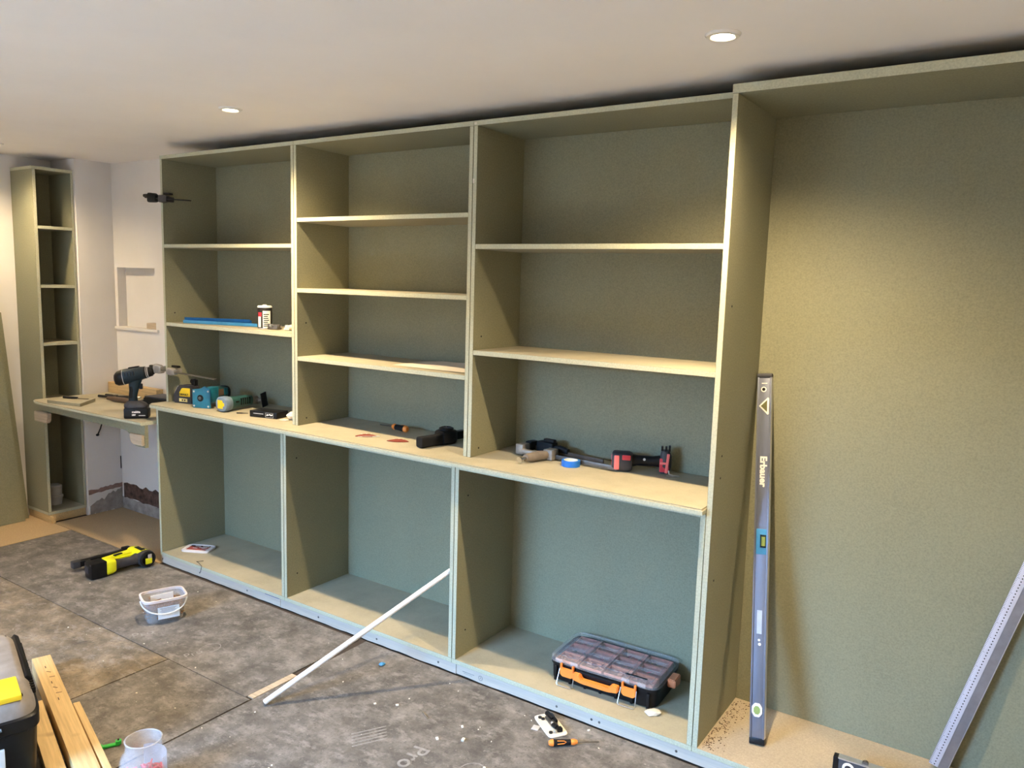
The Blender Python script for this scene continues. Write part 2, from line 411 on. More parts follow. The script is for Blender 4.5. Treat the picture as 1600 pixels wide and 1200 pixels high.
# faded print on sheets
def logo_ring(parent, x, y, r, name='printed_ring', sy=1):
    mb = MB(); mb.lathe([(r, .0002), (r, .0006), (r*.93, .0006), (r*.93, .0002)], 36, cap=False)
    o = mb.build(name, M_PRINT, parent); o.location = (x, y, 0); o.scale = (1, sy, 1); return o
text('Pro', .085, M_PRINT, S4, (2.175, -.50, .0006), (0, 0, R(-82)), 'printed_word', .001)
logo_ring(S4, 2.372, -.452, .042, sy=1.25)
text('T', .055, M_PRINT, S4, (2.372, -.452, .0006), (0, 0, R(-120)), 'printed_mark', .002)
for k in range(5):
    o = MB().bx(-.06, .06, -.0022, .0022, .0002, .0006).build('printed_stripe', M_PRINT, S4); o.location = (1.99-.013*k+.02, -.52-.0*k+.012*k, 0); o.rotation_euler = (0, 0, R(60))
logo_ring(S1, 1.03, -.43, .035, sy=1.3)
text('Pro', .05, M_PRINT, S1, (1.02, -.50, .0006), (0, 0, R(80)), 'printed_word')
text('Pro', .06, M_PRINT, S1, (.70, -.52, .0006), (0, 0, R(70)), 'printed_word')

# ------------------------------------------------------------------ cabinets
MM = [M_MDF, M_EDGE]; MD = [M_DUST, M_EDGE]
def P(parent, name, x0, x1, y0, y1, z0, z1, mats=MM):
    return MB().panel(x0, x1, y0, y1, z0, z1).build(name, mats, parent)
def hole(parent, x, y, z, ax):
    d = {'x': (1, 0, 0), 'y': (0, 1, 0)}[ax]; d = Vector(d)*.0007; p = Vector((x, y, z))
    MB().cyl(p-d, p+d, .0035, seg=10).build('screw_hole', M_INK, parent)
base_lab = ['mdf base cabinet with the small red-labelled lid on its floor', 'mdf base cabinet with the white rod leaning in its opening', 'mdf base cabinet with the orange and black organiser case inside']
for i in range(3):
    a, c = XB[i], XB[i+1]
    t = thing('base_cabinet', base_lab[i], 'cabinet', (a, 0, 0), 0, 'base cabinets under the counter')
    w_ = c-a; zt = ZC-T
    P(t, 'bottom_panel', .0003, w_-.0003, 0, YB-.001, ZP, ZP+T, MD)
    P(t, 'side_panel', .0010, T, 0, YB-.001, ZP+T, zt-.0005)
    P(t, 'side_panel', w_-T, w_-.0010, 0, YB-.001, ZP+T, zt-.0005)
    P(t, 'back_panel', T, w_-T, YB-.010, YB-.001, ZP+T, zt-.001)
    P(t, 'top_rail', T, w_-T, 0, .09, zt-.0165, zt-.0005)
    P(t, 'top_rail', T, w_-T, YB-.10, YB-.012, zt-.0165, zt-.0005)
    # levelling block out of sight carries the unit
    MB().bx(.02, w_-.02, YB-.06, YB-.03, .001, ZP).build('support_batten', M_PINE, t)
    if i: hole(t, T+.0002, .06, .16, 'x'); hole(t, T+.0002, .06, .70, 'x')
# plinth boards
for k, (a, c, lab) in enumerate(((.001, .937, 'pale plinth board below the cabinet with the red-labelled lid'), (.940, 1.958, 'pale plinth board crossed by the white rod'),
                                 (1.961, 3.3, 'pale plinth board with printed marks behind the floor screwdriver'))):
    t = thing('plinth_board', lab, 'plinth', (a, .004, 0), 0, 'plinth boards under the base cabinets')
    mb = MB(); L = c-a; n = 24; rn = random.Random(k)
    poly = [(L*j/n, .001+rn.uniform(0, .003)) for j in range(n+1)]+[(L, ZP-.0008), (0, ZP-.0008)]
    mb.prism(poly, 0, .018, 'y'); mb.build('board', M_PLINTH, t)
    if k == 2:
        MB().bx(.03, .085, -.0006, .0004, .021, .023).bx(.035, .075, -.0006, .0004, .0155, .0165).build('printed_line', M_GREY, t)
        o = MB().lathe([(.010, 0), (.010, .0005), (.008, .0005), (.008, 0)], 24, cap=False).build('printed_ring', M_GREY, t); o.location = (.115, -.0002, .0205); o.rotation_euler = (R(90), 0, 0)
        text('A', .012, M_GREY, t, (.115, -.0004, .0205), (R(90), 0, 0), 'printed_mark')
    if k == 0:
        MB().bx(.83, .93, -.0006, .0003, ZP-.004, ZP-.0012).build('ink_line', M_BLUEINK, t)
    for xx in ((.012, .33, .7) if k == 0 else (.25, .60, .93) if k == 1 else (.45, .59, .62, .9)):
        MB().cyl((xx, -.0008, .022), (xx, .001, .022), .0045, seg=12).build('screw_head', M_DSTEEL, t)
# worktop
t = thing('worktop', 'long sawdusty mdf worktop with rounded nose over the base cabinets', 'worktop', (0, 0, ZC-T))
pts = [(XT-.001, YB-.003), (-.024, YB-.003), (-.024, -.008)]
for k in range(7):
    th = math.pi+math.pi/2*k/6; pts.append((.006+.030*math.cos(th), -.008+.0255*math.sin(th)))
pts += [(XT-.001, -OV), ]
mb = MB(); b = bmesh.new()
A = [b.verts.new((x, y, 0)) for x, y in pts]; f = b.faces.new(A[::-1]); g = bmesh.ops.extrude_face_region(b, geom=[f])
bmesh.ops.translate(b, vec=(0, 0, T), verts=[v for v in g['geom'] if isinstance(v, bmesh.types.BMVert)])
bmesh.ops.recalc_face_normals(b, faces=b.faces); b.normal_update()
for q in b.faces: q.material_index = 0 if abs(q.normal.z) > .7 else 1
top_e = [e for e in b.edges if all(v.co.z > T-.001 for v in e.verts) and any(abs(q.normal.z) < .5 for q in e.link_faces) and min(v.co.y for v in e.verts) < .01]
bmesh.ops.bevel(b, geom=top_e, offset=.005, segments=3, affect='EDGES')
mb._add(b, None, None); mb.build('board', MD, t)
# upper bookcases
shelves = [[1.652, 1.2585], [1.763, 1.459, 1.158], [1.648, 1.2565]]
up_lab = ['two-shelf mdf bookcase holding the blue rails and tin', 'mdf bookcase with three closely spaced shelves and a paper sheet', 'widest mdf bookcase with two empty shelves, next to the tall unit']
for i in range(3):
    a, c = XU[i], XU[i+1]; w_ = c-a
    t = thing('upper_bookcase', up_lab[i], 'bookcase', (a, YU, ZC), 0, 'upper bookcases on the worktop')
    H = ZUT-ZC; D = YB-.001-YU
    P(t, 'side_panel', .0010, T, 0, D, .0005, H-T)
    P(t, 'side_panel', w_-T, w_-.0010, 0, D, .0005, H-T)
    P(t, 'top_panel', .0003, w_-.0003, 0, D, H-T, H)
    P(t, 'back_panel', T, w_-T, D-.010, D, .0005, H-T)
    for z in shelves[i]: P(t, 'shelf', T, w_-T, .0005, D-.0105, z-ZC-T, z-ZC, MD)
    hole(t, T+.0002, .05, .03, 'x'); hole(t, T+.0002, .05, .46, 'x')
    if i == 2:
        MB().bx(.003, .013, -.0012, .0004, H-.014, H-.006).build('filler_spot', M_CHIP, t); MB().bx(.001, .008, -.0012, .0004, H-.22, H-.205).build('filler_spot', M_CHIP, t)
# tall unit
t = thing('tall_cabinet', 'tall open mdf unit with the long spirit level leaning inside', 'cabinet', (XT, 0, 0))
W_ = XR-XT
P(t, 'bottom_panel', .0004, W_, 0, YB-.001, ZP, ZP+T, [M_TANB, M_EDGE])
P(t, 'side_panel', .0004, T, 0, YB-.001, ZP+T, ZTT)
P(t, 'side_panel', W_-T, W_, 0, YB-.001, ZP+T, ZTT)
P(t, 'top_panel', -.0002, W_+.002, -.001, YB-.001, ZTT, ZTT+.0263)
P(t, 'back_panel', T, W_-T, YB-.010, YB-.001, ZP+T, ZTT)
MB().bx(.02, W_-.02, YB-.06, YB-.03, .001, ZP).build('support_batten', M_PINE, t)
for z in (.93, .60, 1.0, 1.46): hole(t, T+.0002, .055+.02*(z % .3), z, 'x')
# narrow bookcase in the recess
nx0, nxf, ny0, ny1, nz0, nz1 = X0+.004, -1.10, -.03, NY-.004, .048, 2.088
t = thing('narrow_bookcase', 'tall narrow mdf bookcase in the corner recess beside the desk', 'bookcase', (nxf, ny0, 0))
def PN(name, x0, x1, y0, y1, z0, z1, mats=MM): return P(t, name, x0-nxf, x1-nxf, y0-ny0, y1-ny0, z0, z1, mats)
PN('side_panel', nx0, nxf, ny0, ny0+.018, nz0+.018, nz1-.018)
PN('side_panel', nx0, nxf, ny1-.014, ny1, nz0+.018, nz1-.018)
PN('top_panel', nx0, nxf, ny0, ny1, nz1-.018, nz1)
PN('bottom_panel', nx0, nxf, ny0, ny1, nz0, nz0+.018, MD)
PN('back_panel', nx0, nx0+.009, ny0+.018, ny1-.014, nz0+.018, nz1-.018)
for z in (1.757, 1.419, 1.083, .735): PN('shelf', nx0+.009, nxf, ny0+.018, ny1-.014, z-.018, z, MD)
MB().bx(nx0-nxf+.01, -.004, .004, ny1-ny0-.004, .0015, nz0, .001).build('plinth', M_PINE, t)
MB().bx(-.004, .03, .004, .026, .0015, nz0-.006, .002).build('plinth_batten', M_PINE, t)
t = thing('storage_tub', 'pale lidded tub in the dark bottom of the narrow bookcase', 'tub', (-1.265, .085, nz0+.0185))
MB().loft([(0, 0, 0, .045, .035), (.045, 0, 0, .05, .040)], 'z').build('tub', M_LGREY, t)
MB().loft([(.045, 0, 0, .054, .044), (.056, 0, 0, .054, .044), (.058, 0, 0, .048, .038), (.115, 0, 0, .05, .040), (.12, 0, 0, .046, .036)], 'z').build('lid', M_LGREY, t)

# ------------------------------------------------------------------ desk
zd = .757
t = thing('wall_desk', 'mdf desk top bridging the alcove between narrow bookcase and cabinets', 'desk', (0, 0, 0))
pts = [(-.003, Y1-.004), (NX+.006, Y1-.004), (-1.095, NY), (-1.095, -.085), (-1.04, -.104), (-.94, -.108), (-.003, -.085)]
mb = MB(); b = bmesh.new(); A = [b.verts.new((x, y, zd-T)) for x, y in pts]; f = b.faces.new(A[::-1]); g = bmesh.ops.extrude_face_region(b, geom=[f])
bmesh.ops.translate(b, vec=(0, 0, T), verts=[v for v in g['geom'] if isinstance(v, bmesh.types.BMVert)])
bmesh.ops.recalc_face_normals(b, faces=b.faces); b.normal_update()
for q in b.faces: q.material_index = 0 if abs(q.normal.z) > .7 else 1
bmesh.ops.bevel(b, geom=[e for e in b.edges if abs(e.verts[0].co.z-e.verts[1].co.z) < .001 and max(v.co.y for v in e.verts) < -.05], offset=.004, segments=3, affect='EDGES')
mb._add(b, None, None); mb.build('desk_top', MD, t)
# apron with a downswept right end
poly = [(-1.02, .738), (-1.02, .692), (-.20, .692), (-.175, .688), (-.155, .672), (-.148, .650), (-.148, .738)]
MB().prism([(-1.05, .7385), (-1.05, .694), (-.20, .694), (-.165, .69), (-.145, .678), (-.137, .655), (-.12, .632), (-.09, .622), (-.003, .622), (-.003, .7385)], -.062, -.044, 'y').build('apron', MM, t)
def corbel(x0, x1, flip):
    q = [(0, 0), (.155, 0), (.155, -.02), (.150, -.045), (.135, -.058), (0, -.058)]
    pts = [((x1-a) if flip else (x0+a), .692+c) for a, c in q]
    return MB().prism(pts, -.088, -.064, 'y', .003).build('corbel', M_PLY, t)
corbel(-1.09, 0, False)
MB().prism([(-.122, .688), (-.006, .688), (-.006, .634), (-.088, .634), (-.108, .642), (-.118, .660)], -.078, -.0625, 'y', .003).build('corbel', M_PLY, t)
MB().bx(-1.05, -.01, .38, .412, .69, .7385).build('wall_batten', M_PINE, t)
# leaning boards at far left
ang = math.atan2(-.075, 1.1)
for k, (lab, xb, yb_, wd, ln, xo) in enumerate((('front tan mdf board leaning on the left wall beside the narrow bookcase', -1.255, -.095, .55, 1.55, .062),
                                               ('rear tan mdf board leaning behind the front one on the left wall', -1.300, -.055, .60, 1.25, .030))):
    mb = MB(); sk = -.063*ln; mb.prism([(-wd, 0), (0, 0), (sk, ln), (-wd+sk, ln)], -.009, .009, 'x')
    mb.bm.normal_update()
    for q in mb.bm.faces: q.material_index = 0 if abs(q.normal.x) > .5 else 1
    o = tag(mb.build('leaning_board', [M_MDF, M_EDGE]), lab, 'board')
    o.rotation_mode = 'XYZ'
    o.location = (xb, yb_, .0022); o.rotation_euler = (0, -math.asin(xo/ln), 0)

# ------------------------------------------------------------------ downlights and added fill spots
for (x, y, lab) in ((1.06, -.31, 'lit recessed downlight nearer the narrow bookcase'), (2.99, -.321, 'lit recessed downlight nearest the tall unit'), (-.95, -.28, 'lit recessed downlight before the desk alcove, left of the picture')):
    z = zceil(x, y)
    t = thing('downlight', lab, 'light', (x, y, z-.001), 0, 'recessed ceiling downlights')
    MB().lathe([(.028, -.004), (.031, -.007), (.040, -.006), (.044, .0), (.044, .006), (.028, .006)], 36, cap=False).build('bezel', M_WHITE, t)
    MB().lathe([(.0, -.003), (.018, -.004), (.028, -.003), (.028, .004)], 30, cap=False).build('lamp', M_LAMP, t)
    s_ = spot(0, 0, -.012, SPOT_E*(.34 if x < 0 else 1)); s_.parent = t
for (x, y, k, a) in ((4.9, -.32, .8, SPOT_ANG), (1.06, -2.6, 1.0, 95), (2.99, -2.6, 1.3, 95), (4.6, -2.6, 1.3, 95), (-.5, -2.6, 1.0, 95), (-.35, -1.55, .55, 96)):  # all unseen: first continues the downlight row, rest added as fill light
    spot(x, y, 2.10, SPOT_E*k, a)

# ------------------------------------------------------------------ spirit level leaning in the tall unit
def vial_ring(parent, x, z, y, rx, rz, octa=True):
    mb = MB(); n = 8
    def ring(s_): return [(x+s_*rx*math.copysign(min(1, abs(math.cos(a))*1.15), math.cos(a)), z+s_*rz*math.copysign(min(1, abs(math.sin(a))*1.15), math.sin(a))) for a in [math.pi/8+k*math.pi/4 for k in range(n)]]
    mb.prism(ring(1), y-.0035, y+.001, 'y', .0006); o = mb.build('vial_surround', M_WHITE, parent)
    mb = MB(); mb.prism(ring(.62), y-.0045, y-.003, 'y'); mb.build('vial', M_VIAL, o)
bot, top = Vector((3.080, .140, ZP+T+.0035)), Vector((2.958, .372, 1.217))
zv = (top-bot).normalized(); xv = (Vector((1, .04, 0))-zv*Vector((1, .04, 0)).dot(zv)).normalized(); yv = zv.cross(xv)
t = thing('spirit_level', 'long dark silver spirit level with blue vial leaning on the tall cabinet back', 'spirit level')
t.matrix_world = Matrix(((xv.x, yv.x, zv.x, bot.x), (xv.y, yv.y, zv.y, bot.y), (xv.z, yv.z, zv.z, bot.z), (0, 0, 0, 1)))
L = 1.196
mb = MB(); mb.bx(-.023, .023, -.009, .009, .010, L-.008, .0008)
for sx in (-1, 1): mb.bx(sx*.0175, sx*.0232, -.0125, .0125, .010, L-.008, .0012)
mb.build('body', pm('level_blue_grey_aluminium', (.22, .24, .31), .33, .75, var=.15, scale=5, stretch=(6, 6, .8)), t)
MB().bx(.0232, .0238, -.0105, .0105, .012, L-.01).build('edge_strip', M_ALU, t)
MB().bx(-.024, .0245, -.0135, .0135, -.002, .018, .003).build('end_cap', M_BLACK, t)
MB().bx(-.024, .0245, -.0135, .0135, L-.012, L+.002, .004).build('end_cap', M_DGREY, t)
vial_ring(t, -.001, .105, -.0092, .0165, .021)
mb = MB(); mb.lathe([(.009, -.001), (.009, .0015), (.0055, .0015), (.0055, -.001)], 24, Matrix.Translation((-.002, -.0095, L-.052)) @ Matrix.Rotation(R(90), 4, 'X'), cap=False); o = mb.build('hang_hole', M_WHITE, t)
MB().cyl((-.002, -.0098, L-.052), (-.002, -.009, L-.052), .0058, seg=20).build('bore', M_BLACK, o)
tri = [(-.017, L-.108), (.012, L-.079), (.0165, L-.082), (.0165, L-.134), (.012, L-.137)]
o = MB().prism(tri, -.0125, -.0085, 'y', .001).build('handle_frame', M_WHITE, t)
MB().prism([(-.010, L-.108), (.0105, L-.088), (.0105, L-.128)], -.0132, -.012, 'y').build('angle_vial', pm('dark_olive_vial', (.12, .12, .05), .3), o)
MB().bx(-.009, .009, -.0098, -.0085, L-.033, L-.030).build('printed_line', M_WHITE, t)
text('Erbauer', .030, M_WHITE, t, (.001, -.0093, L-.325), (R(90), R(90), 0), 'lettering', .0012, 1.05)
o = MB().bx(-.016, .0175, -.0125, -.0085, .600, .682, .005).build('centre_vial_block', M_BLUEH, t)
MB().bx(-.003, .0165, -.0135, -.0115, .622, .664, .002).build('vial_window', M_NAVY, o)
MB().cyl((.008, -.0138, .628), (.008, -.0138, .658), .0065, seg=14).build('vial', M_VIAL, o)
MB().bx(-.008, .008, -.0096, -.0088, .345, .42).build('printed_panel', pm('faded_print', (.48, .52, .60), .5, .3), t)
MB().cyl((.002, -.0098, .312), (.002, -.0088, .312), .005, seg=14).cyl((.0, -.0098, .325), (.0, -.0088, .325), .004, seg=14).build('printed_dots', M_WHITE, t)

# aluminium straight edge, right
b0, b1 = Vector((3.575, .338, ZP+T+.010)), Vector((3.741, .361, .690))
zv = (b1-b0).normalized(); xv = (Vector((1, 0, 0))-zv*zv.x).normalized(); yv = zv.cross(xv)
t = thing('straight_edge', 'silver ruled straight edge leaning across the tall unit at the right', 'ruler')
t.matrix_world = Matrix(((xv.x, yv.x, zv.x, b0.x), (xv.y, yv.y, zv.y, b0.y), (xv.z, yv.z, zv.z, b0.z), (0, 0, 0, 1)))
L = 1.42
MB().bx(-.026, .026, -.003, .005, 0, L, .0008).build('bar', pm('grey_aluminium', (.30, .30, .34), .4, .6, var=.1), t)
MB().bx(-.0255, .0, -.0048, -.003, 0, L, .0006).build('scale_strip', pm('pale_scale', (.66, .66, .76), .4, .3, var=.05), t)
MB().bx(.0245, .0268, -.0042, .005, 0, L).build('bright_edge', M_ALU, t)
mb = MB()
for k in range(0, 280):
    z = .004+k*.005; ln = .006 if k % 10 else .012
    mb.bx(-.0252, -.0252+ln*.6, -.00505, -.0047, z, z+.0009)
    if k % 2 == 0: mb.bx(-.0125, -.0095, -.00505, -.0047, z, z+.0036)
o = mb.build('graduations', M_INK, t); o['kind'] = 'stuff'
# second level lying on edge
t = thing('box_level', 'black box level with white ringed vial on edge at the frame bottom', 'spirit level', (3.312, .118, ZP+T+.0005), 2)
MB().bx(.014, .70, .0, .022, 0, .058, .001).build('body', pm('graphite_paint', (.07, .075, .09), .4, .3, var=.2), t)
MB().bx(0, .016, -.002, .024, 0, .060, .003).build('end_cap', M_BLACK, t)
MB().bx(.014, .70, -.0015, .0235, .056, .0602).build('rail', M_ALU, t)
o = MB().lathe([(.017, 0), (.017, .003), (.010, .003), (.010, 0)], 26, Matrix.Translation((.044, .0, .034)) @ Matrix.Rotation(R(90), 4, 'X'), cap=False).build('vial_surround', M_WHITE, t)
MB().cyl((.044, -.0015, .034), (.044, .001, .034), .010).build('vial', M_DGREY, o)
MB().cyl((.088, .004, .060), (.088, .016, .060), .009).build('knob', M_DSTEEL, t)

# ------------------------------------------------------------------ white rod
p0, p1 = Vector((1.553, -.579, .0105)), Vector((1.9090, .022, .402))
t = thing('white_rod', 'long thin white rod leaning from the floor onto a cabinet divider', 'rod', p0)
d = p1-p0; n = d.normalized()
MB().cyl((0, 0, 0), d, .0098, seg=20, bev=.001).build('pipe', M_WHITE, t)
MB().cyl(-n*.0005, n*.001, .0070, seg=18).build('bore', M_LGREY, t)

# ------------------------------------------------------------------ cordless drill on desk
t = thing('cordless_drill', 'dark teal cordless drill standing on its battery on the desk', 'drill', (-.142, -.022, zd+.0005), 48)
bt = MB().box((.004, 0, .028), (.118, .074, .056), .010).build('battery', M_BLACK, t)
text('makita', .015, M_WHITE, bt, (.006, -.0373, .036), (R(90), 0, 0), 'lettering', .0006)
text('18V', .012, M_WHITE, bt, (-.006, -.0373, .020), (R(90), 0, 0), 'lettering', .0006)
MB().bx(.018, .050, -.0373, -.0368, .015, .019).build('printed_line', M_LGREY, bt)
MB().loft([(.056, 0, 0, .054, .035), (.066, 0, 0, .056, .036), (.078, -.004, 0, .050, .033), (.09, -.008, 0, .030, .022)], 'z', 20, 4).build('foot', M_DGREY, t)
MB().loft([(.082, -.012, 0, .024, .018), (.11, -.014, 0, .020, .0165), (.145, -.008, 0, .022, .017), (.175, -.004, 0, .028, .02), (.20, -.002, 0, .036, .024)], 'z', 20, 2.5).build('handle', M_NAVY, t)
MB().loft([(.105, -.020, 0, .013, .0175), (.14, -.016, 0, .013, .018), (.165, -.014, 0, .014, .019)], 'z', 16).build('grip_pad', M_RUB, t)
MB().box((.026, 0, .165), (.018, .018, .03), .006).build('trigger', M_BLACK, t)
hd = MB().loft([(-.098, 0, .214, .010, .014), (-.094, 0, .215, .022, .026), (-.078, 0, .218, .034, .037), (-.045, 0, .222, .037, .040), (-.005, 0, .225, .036, .038), (.030, 0, .228, .034, .035), (.052, 0, .229, .030, .031)], 'x', 24, 2.3).build('motor_housing', M_NAVY, t)
MB().loft([(-.088, 0, .217, .028, .031), (-.078, 0, .218, .0348, .0378), (-.058, 0, .2205, .037, .0400), (-.052, 0, .221, .0372, .0402)], 'x', 24, 2.3).build('rear_cap', M_BLACK, t)
MB().loft([(-.052, 0, .2205, .0376, .0406), (-.050, 0, .221, .0376, .0406)], 'x', 24, 2.3).build('seam', M_LGREY, t)
MB().box((0.005, 0, .2645), (.05, .030, .006), .002).build('direction_strip', M_BLACK, t)
for k in range(4): MB().box((-.035+.014*k, -.0365, .236), (.006, .004, .022), .001).build('vent', M_BLACK, hd)
MB().cyl((.050, 0, .229), (.060, 0, .229), .032, .031, 24).build('torque_collar', M_BLACK, t)
MB().cyl((.058, 0, .229), (.062, 0, .229), .0305, seg=24).cyl((.067, 0, .229), (.070, 0, .229), .0285, seg=24).build('silver_rings', M_LGREY, t)
MB().cyl((.060, 0, .229), (.088, 0, .229), .028, .023, 20).cyl((.088, 0, .229), (.104, 0, .229), .020, .010, 20).build('chuck', M_BLACK, t)

HT = Matrix.Translation((0, 0, .2)) @ Matrix.Rotation(R(-9), 4, 'Y') @ Matrix.Translation((0, 0, -.2))
for c_ in list(t.children):
    if c_.name.split('.')[0] in ('motor_housing', 'rear_cap', 'seam', 'direction_strip', 'torque_collar', 'silver_rings', 'chuck'):
        c_.data.transform(HT)
        for g_ in c_.children: g_.data.transform(HT)
# other desk items
t = thing('mdf_offcut', 'thin mdf offcut lying on the desk by the narrow bookcase', 'offcut', (0, 0, zd+.0005))
MB().prism([(-.915, -.095), (-.665, -.040), (-.795, .115), (-1.005, .035)], 0, .017, 'z', .0008).build('board', M_DUST, t)
t = thing('chisel', 'small dark chisel lying on the mdf offcut', 'chisel', (-.86, .02, zd+.018), 25)
MB().loft([(-.06, 0, .007, .006, .006), (-.03, 0, .007, .009, .0068), (.01, 0, .007, .008, .0065), (.03, 0, .007, .006, .005)], 'x', 12).build('handle', M_INK, t)
MB().bx(.03, .10, -.005, .005, .003, .006, .0008).build('blade', M_DSTEEL, t)
t = thing('pincers', 'black handled pincers lying open on the desk before the pine block', 'pincers', (-.80, .24, zd+.001), 20)
MB().tube([(-.11, -.012, .012), (-.05, -.020, .012), (.0, -.006, .012), (.05, .016, .012), (.10, .022, .012)], .008).tube([(-.10, .035, .012), (-.05, .026, .012), (.0, .004, .012), (.06, -.014, .012), (.13, -.012, .012)], .008).build('arms', M_INK, t)
MB().cyl((0, 0, .001), (0, 0, .024), .012).build('pivot', M_DSTEEL, t)
MB().tube([(.10, .022, .012), (.15, .028, .012)], .006).build('jaw', M_STEEL, t)
t = thing('pine_block', 'pine timber block standing on the desk against the white wall', 'timber', (-.78, Y1-.048, zd+.0005), 0)
MB().bx(-.30, .22, -.022, .022, 0, .066, .002).build('timber', M_PINE, t)
t = thing('wooden_hammer_handle', 'brown round tool handle lying on the desk behind the drill', 'hammer', (-.60, .19, zd+.001), 8)
MB().loft([(-.16, 0, .016, .010, .010), (-.10, 0, .016, .014, .014), (-.02, 0, .016, .015, .015), (.06, 0, .016, .011, .011), (.12, 0, .016, .010, .010)], 'x', 14, 2).build('handle', M_BROWN, t)
MB().box((.135, 0, .017), (.032, .09, .032), .006).build('head', M_BLACK, t)
t = thing('tool_case', 'low black tool case on the desk behind the drill handle', 'case', (-.33, .28, zd+.0005), 6)
MB().box((0, 0, .026), (.26, .13, .050), .008).build('case', M_BLACK, t)
MB().box((0, 0, .054), (.25, .12, .008), .003).build('lid', M_DGREY, t)
t = thing('wood_offcut', 'small grey wooden offcut on the wall niche sill', 'offcut', (NI[1]-.055, Y1+.026, NI[2]+.0045))
MB().box((0, 0, .018), (.10, .045, .035), .002).build('timber', M_PLY, t)

# ------------------------------------------------------------------ clamps on the bookcase side panel
def bar_clamp(label, loc, rot, mbar, mbody, mjaw, L=.46, xj=.0, group='quick bar clamps on the bookcase side'):
    """bar along +x in front of the panel edge; jaws reach back (+y) past the panel"""
    t = thing('bar_clamp', label, 'clamp', loc, rot, group)
    MB().bx(-.10, L-.10, -.009, .009, -.0025, .0025, .001).build('bar', mbar, t)
    MB().loft([(-.075, .0, .0, .012, .014), (-.070, 0, .002, .016, .024), (-.03, 0, .002, .016, .023), (-.010, 0, 0, .013, .016)], 'x', 16, 4).build('sliding_body', mbody, t)
    MB().box((-.055, .032, .0), (.022, .055, .026), .005).build('moving_jaw', mbody, t)
    MB().box((-.040, .052, .0), (.010, .024, .024), .003).build('jaw_pad', M_BLACK, t)
    MB().loft([(-.11, 0, .010, .012, .008), (-.075, 0, .008, .014, .012)], 'x', 14, 3).build('trigger_grip', M_BLACK, t)
    MB().loft([(.012+xj, 0, 0, .013, .018), (.045+xj, 0, 0, .016, .020), (.075+xj, 0, 0, .012, .014)], 'x', 16, 3.5).build('fixed_jaw_head', mjaw, t)
    MB().box((.030+xj, .030, .0), (.022, .060, .026), .004).build('fixed_jaw', mjaw, t)
    MB().box((.050+xj, .018, .026), (.05, .02, .010), .003).build('release_lever', M_BLACK, t)
    return t
bar_clamp('grey bar clamp gripping the bookcase side just above the drill', (-.006, .052, 1.012), (0, R(1.0), 0), M_DSTEEL, M_CAST, M_CAST, .53, .03)
bar_clamp('dark bar clamp gripping the bookcase side high under its top', (-.006, .052, 1.876), (0, R(4), R(3)), M_INK, M_RUB, M_DGREY, .34, .0)

# ------------------------------------------------------------------ laser level on the worktop
Zw = ZC+.0006
t = thing('laser_level', 'yellow and black cross line laser level on the worktop near the left end', 'laser level', (.026, .105, Zw), 14)
prof = [(0, 0), (0, .040), (.030, .088), (.042, .094), (.115, .094), (.122, .086), (.122, 0)]
MB().prism(prof, -.030, .030, 'y', .005).build('housing', pm('charcoal_plastic', (.03, .028, .034), .55, var=.3), t)
MB().prism([(.004, .046), (.028, .086), (.031, .086), (.012, .046)], -.018, .018, 'y').build('window_rim', M_LGREY, t, Matrix.Translation((-.006, 0, .002)))
MB().prism([(.0, .043), (.026, .082), (.03, .08), (.01, .043)], -.0125, .0125, 'y').build('glass_window', pm('pale_glass', (.75, .75, .55), .1), t, Matrix.Translation((-.004, -.002, .0)))
pan = MB().prism([(.042, .036), (.042, .056), (.058, .078), (.066, .080), (.110, .080), (.110, .036)], -.0315, -.0285, 'y', .0008).build('side_panel', M_YEL, t)
text('DEWALT', .0135, M_INK, pan, (.072, -.0320, .0455), (R(90), 0, 0), 'lettering', .0006)
kp = MB().bx(.040, .092, -.0318, -.0285, .008, .026, .003).build('key_panel', pm('pale_yellow', (.80, .66, .26), .4), t)
MB().cyl((.062, -.0325, .017), (.062, -.031, .017), .0042).cyl((.077, -.0325, .017), (.077, -.031, .017), .0042).build('keys', M_BLACK, kp)
MB().box((.105, .010, .106), (.022, .026, .030), .004).cyl((.098, .0, .112), (.098, .022, .112), .013).build('mount_knob', M_BLACK, t)

# teal router lying on its side
t = thing('trim_router', 'teal trim router lying on its side with square base plate facing out', 'power tool', (.286, .068, Zw), 110-90)
# local: +y = tool axis, plate at y=0 facing -y
pl = MB().prism([(-.050, 0), (.050, 0), (.052, .100), (.030, .104), (.022, .112), (-.004, .098), (-.050, .092)], -.004, .006, 'y', .002).build('base_plate', M_TEAL, t)
MB().cyl((-.004, -.0055, .050), (-.004, -.002, .050), .017, seg=24).build('bore', M_BLACK, pl)
MB().cyl((-.006, -.0075, .050), (-.006, -.004, .050), .008, seg=16).build('collet', M_DSTEEL, pl)
for (a, c) in ((-.040, .010), (.040, .010), (-.040, .082), (.040, .086)):
    MB().cyl((a, -.0052, c), (a, -.003, c), .005, seg=12).build('screw', M_LGREY, pl)
MB().box((.030, .035, .066), (.044, .070, .075), .008).build('clamp_housing', M_TEAL, t)
MB().loft([(.03, .0, .055, .040, .043), (.10, .0, .055, .039, .042), (.15, 0, .055, .036, .038), (.185, 0, .055, .030, .032)], 'y', 22, 2.6).build('motor_body', M_TEALD, t)
MB().box((.038, .105, .068), (.006, .045, .032), .002).build('rating_label', M_BROWN, t)
MB().box((.036, .150, .068), (.008, .030, .036), .003).build('vent_panel', M_TEAL, t)
MB().loft([(.180, 0, .055, .034, .036), (.195, 0, .055, .034, .036), (.2, 0, .055, .028, .030)], 'y', 22).build('end_cap', M_BLACK, t)

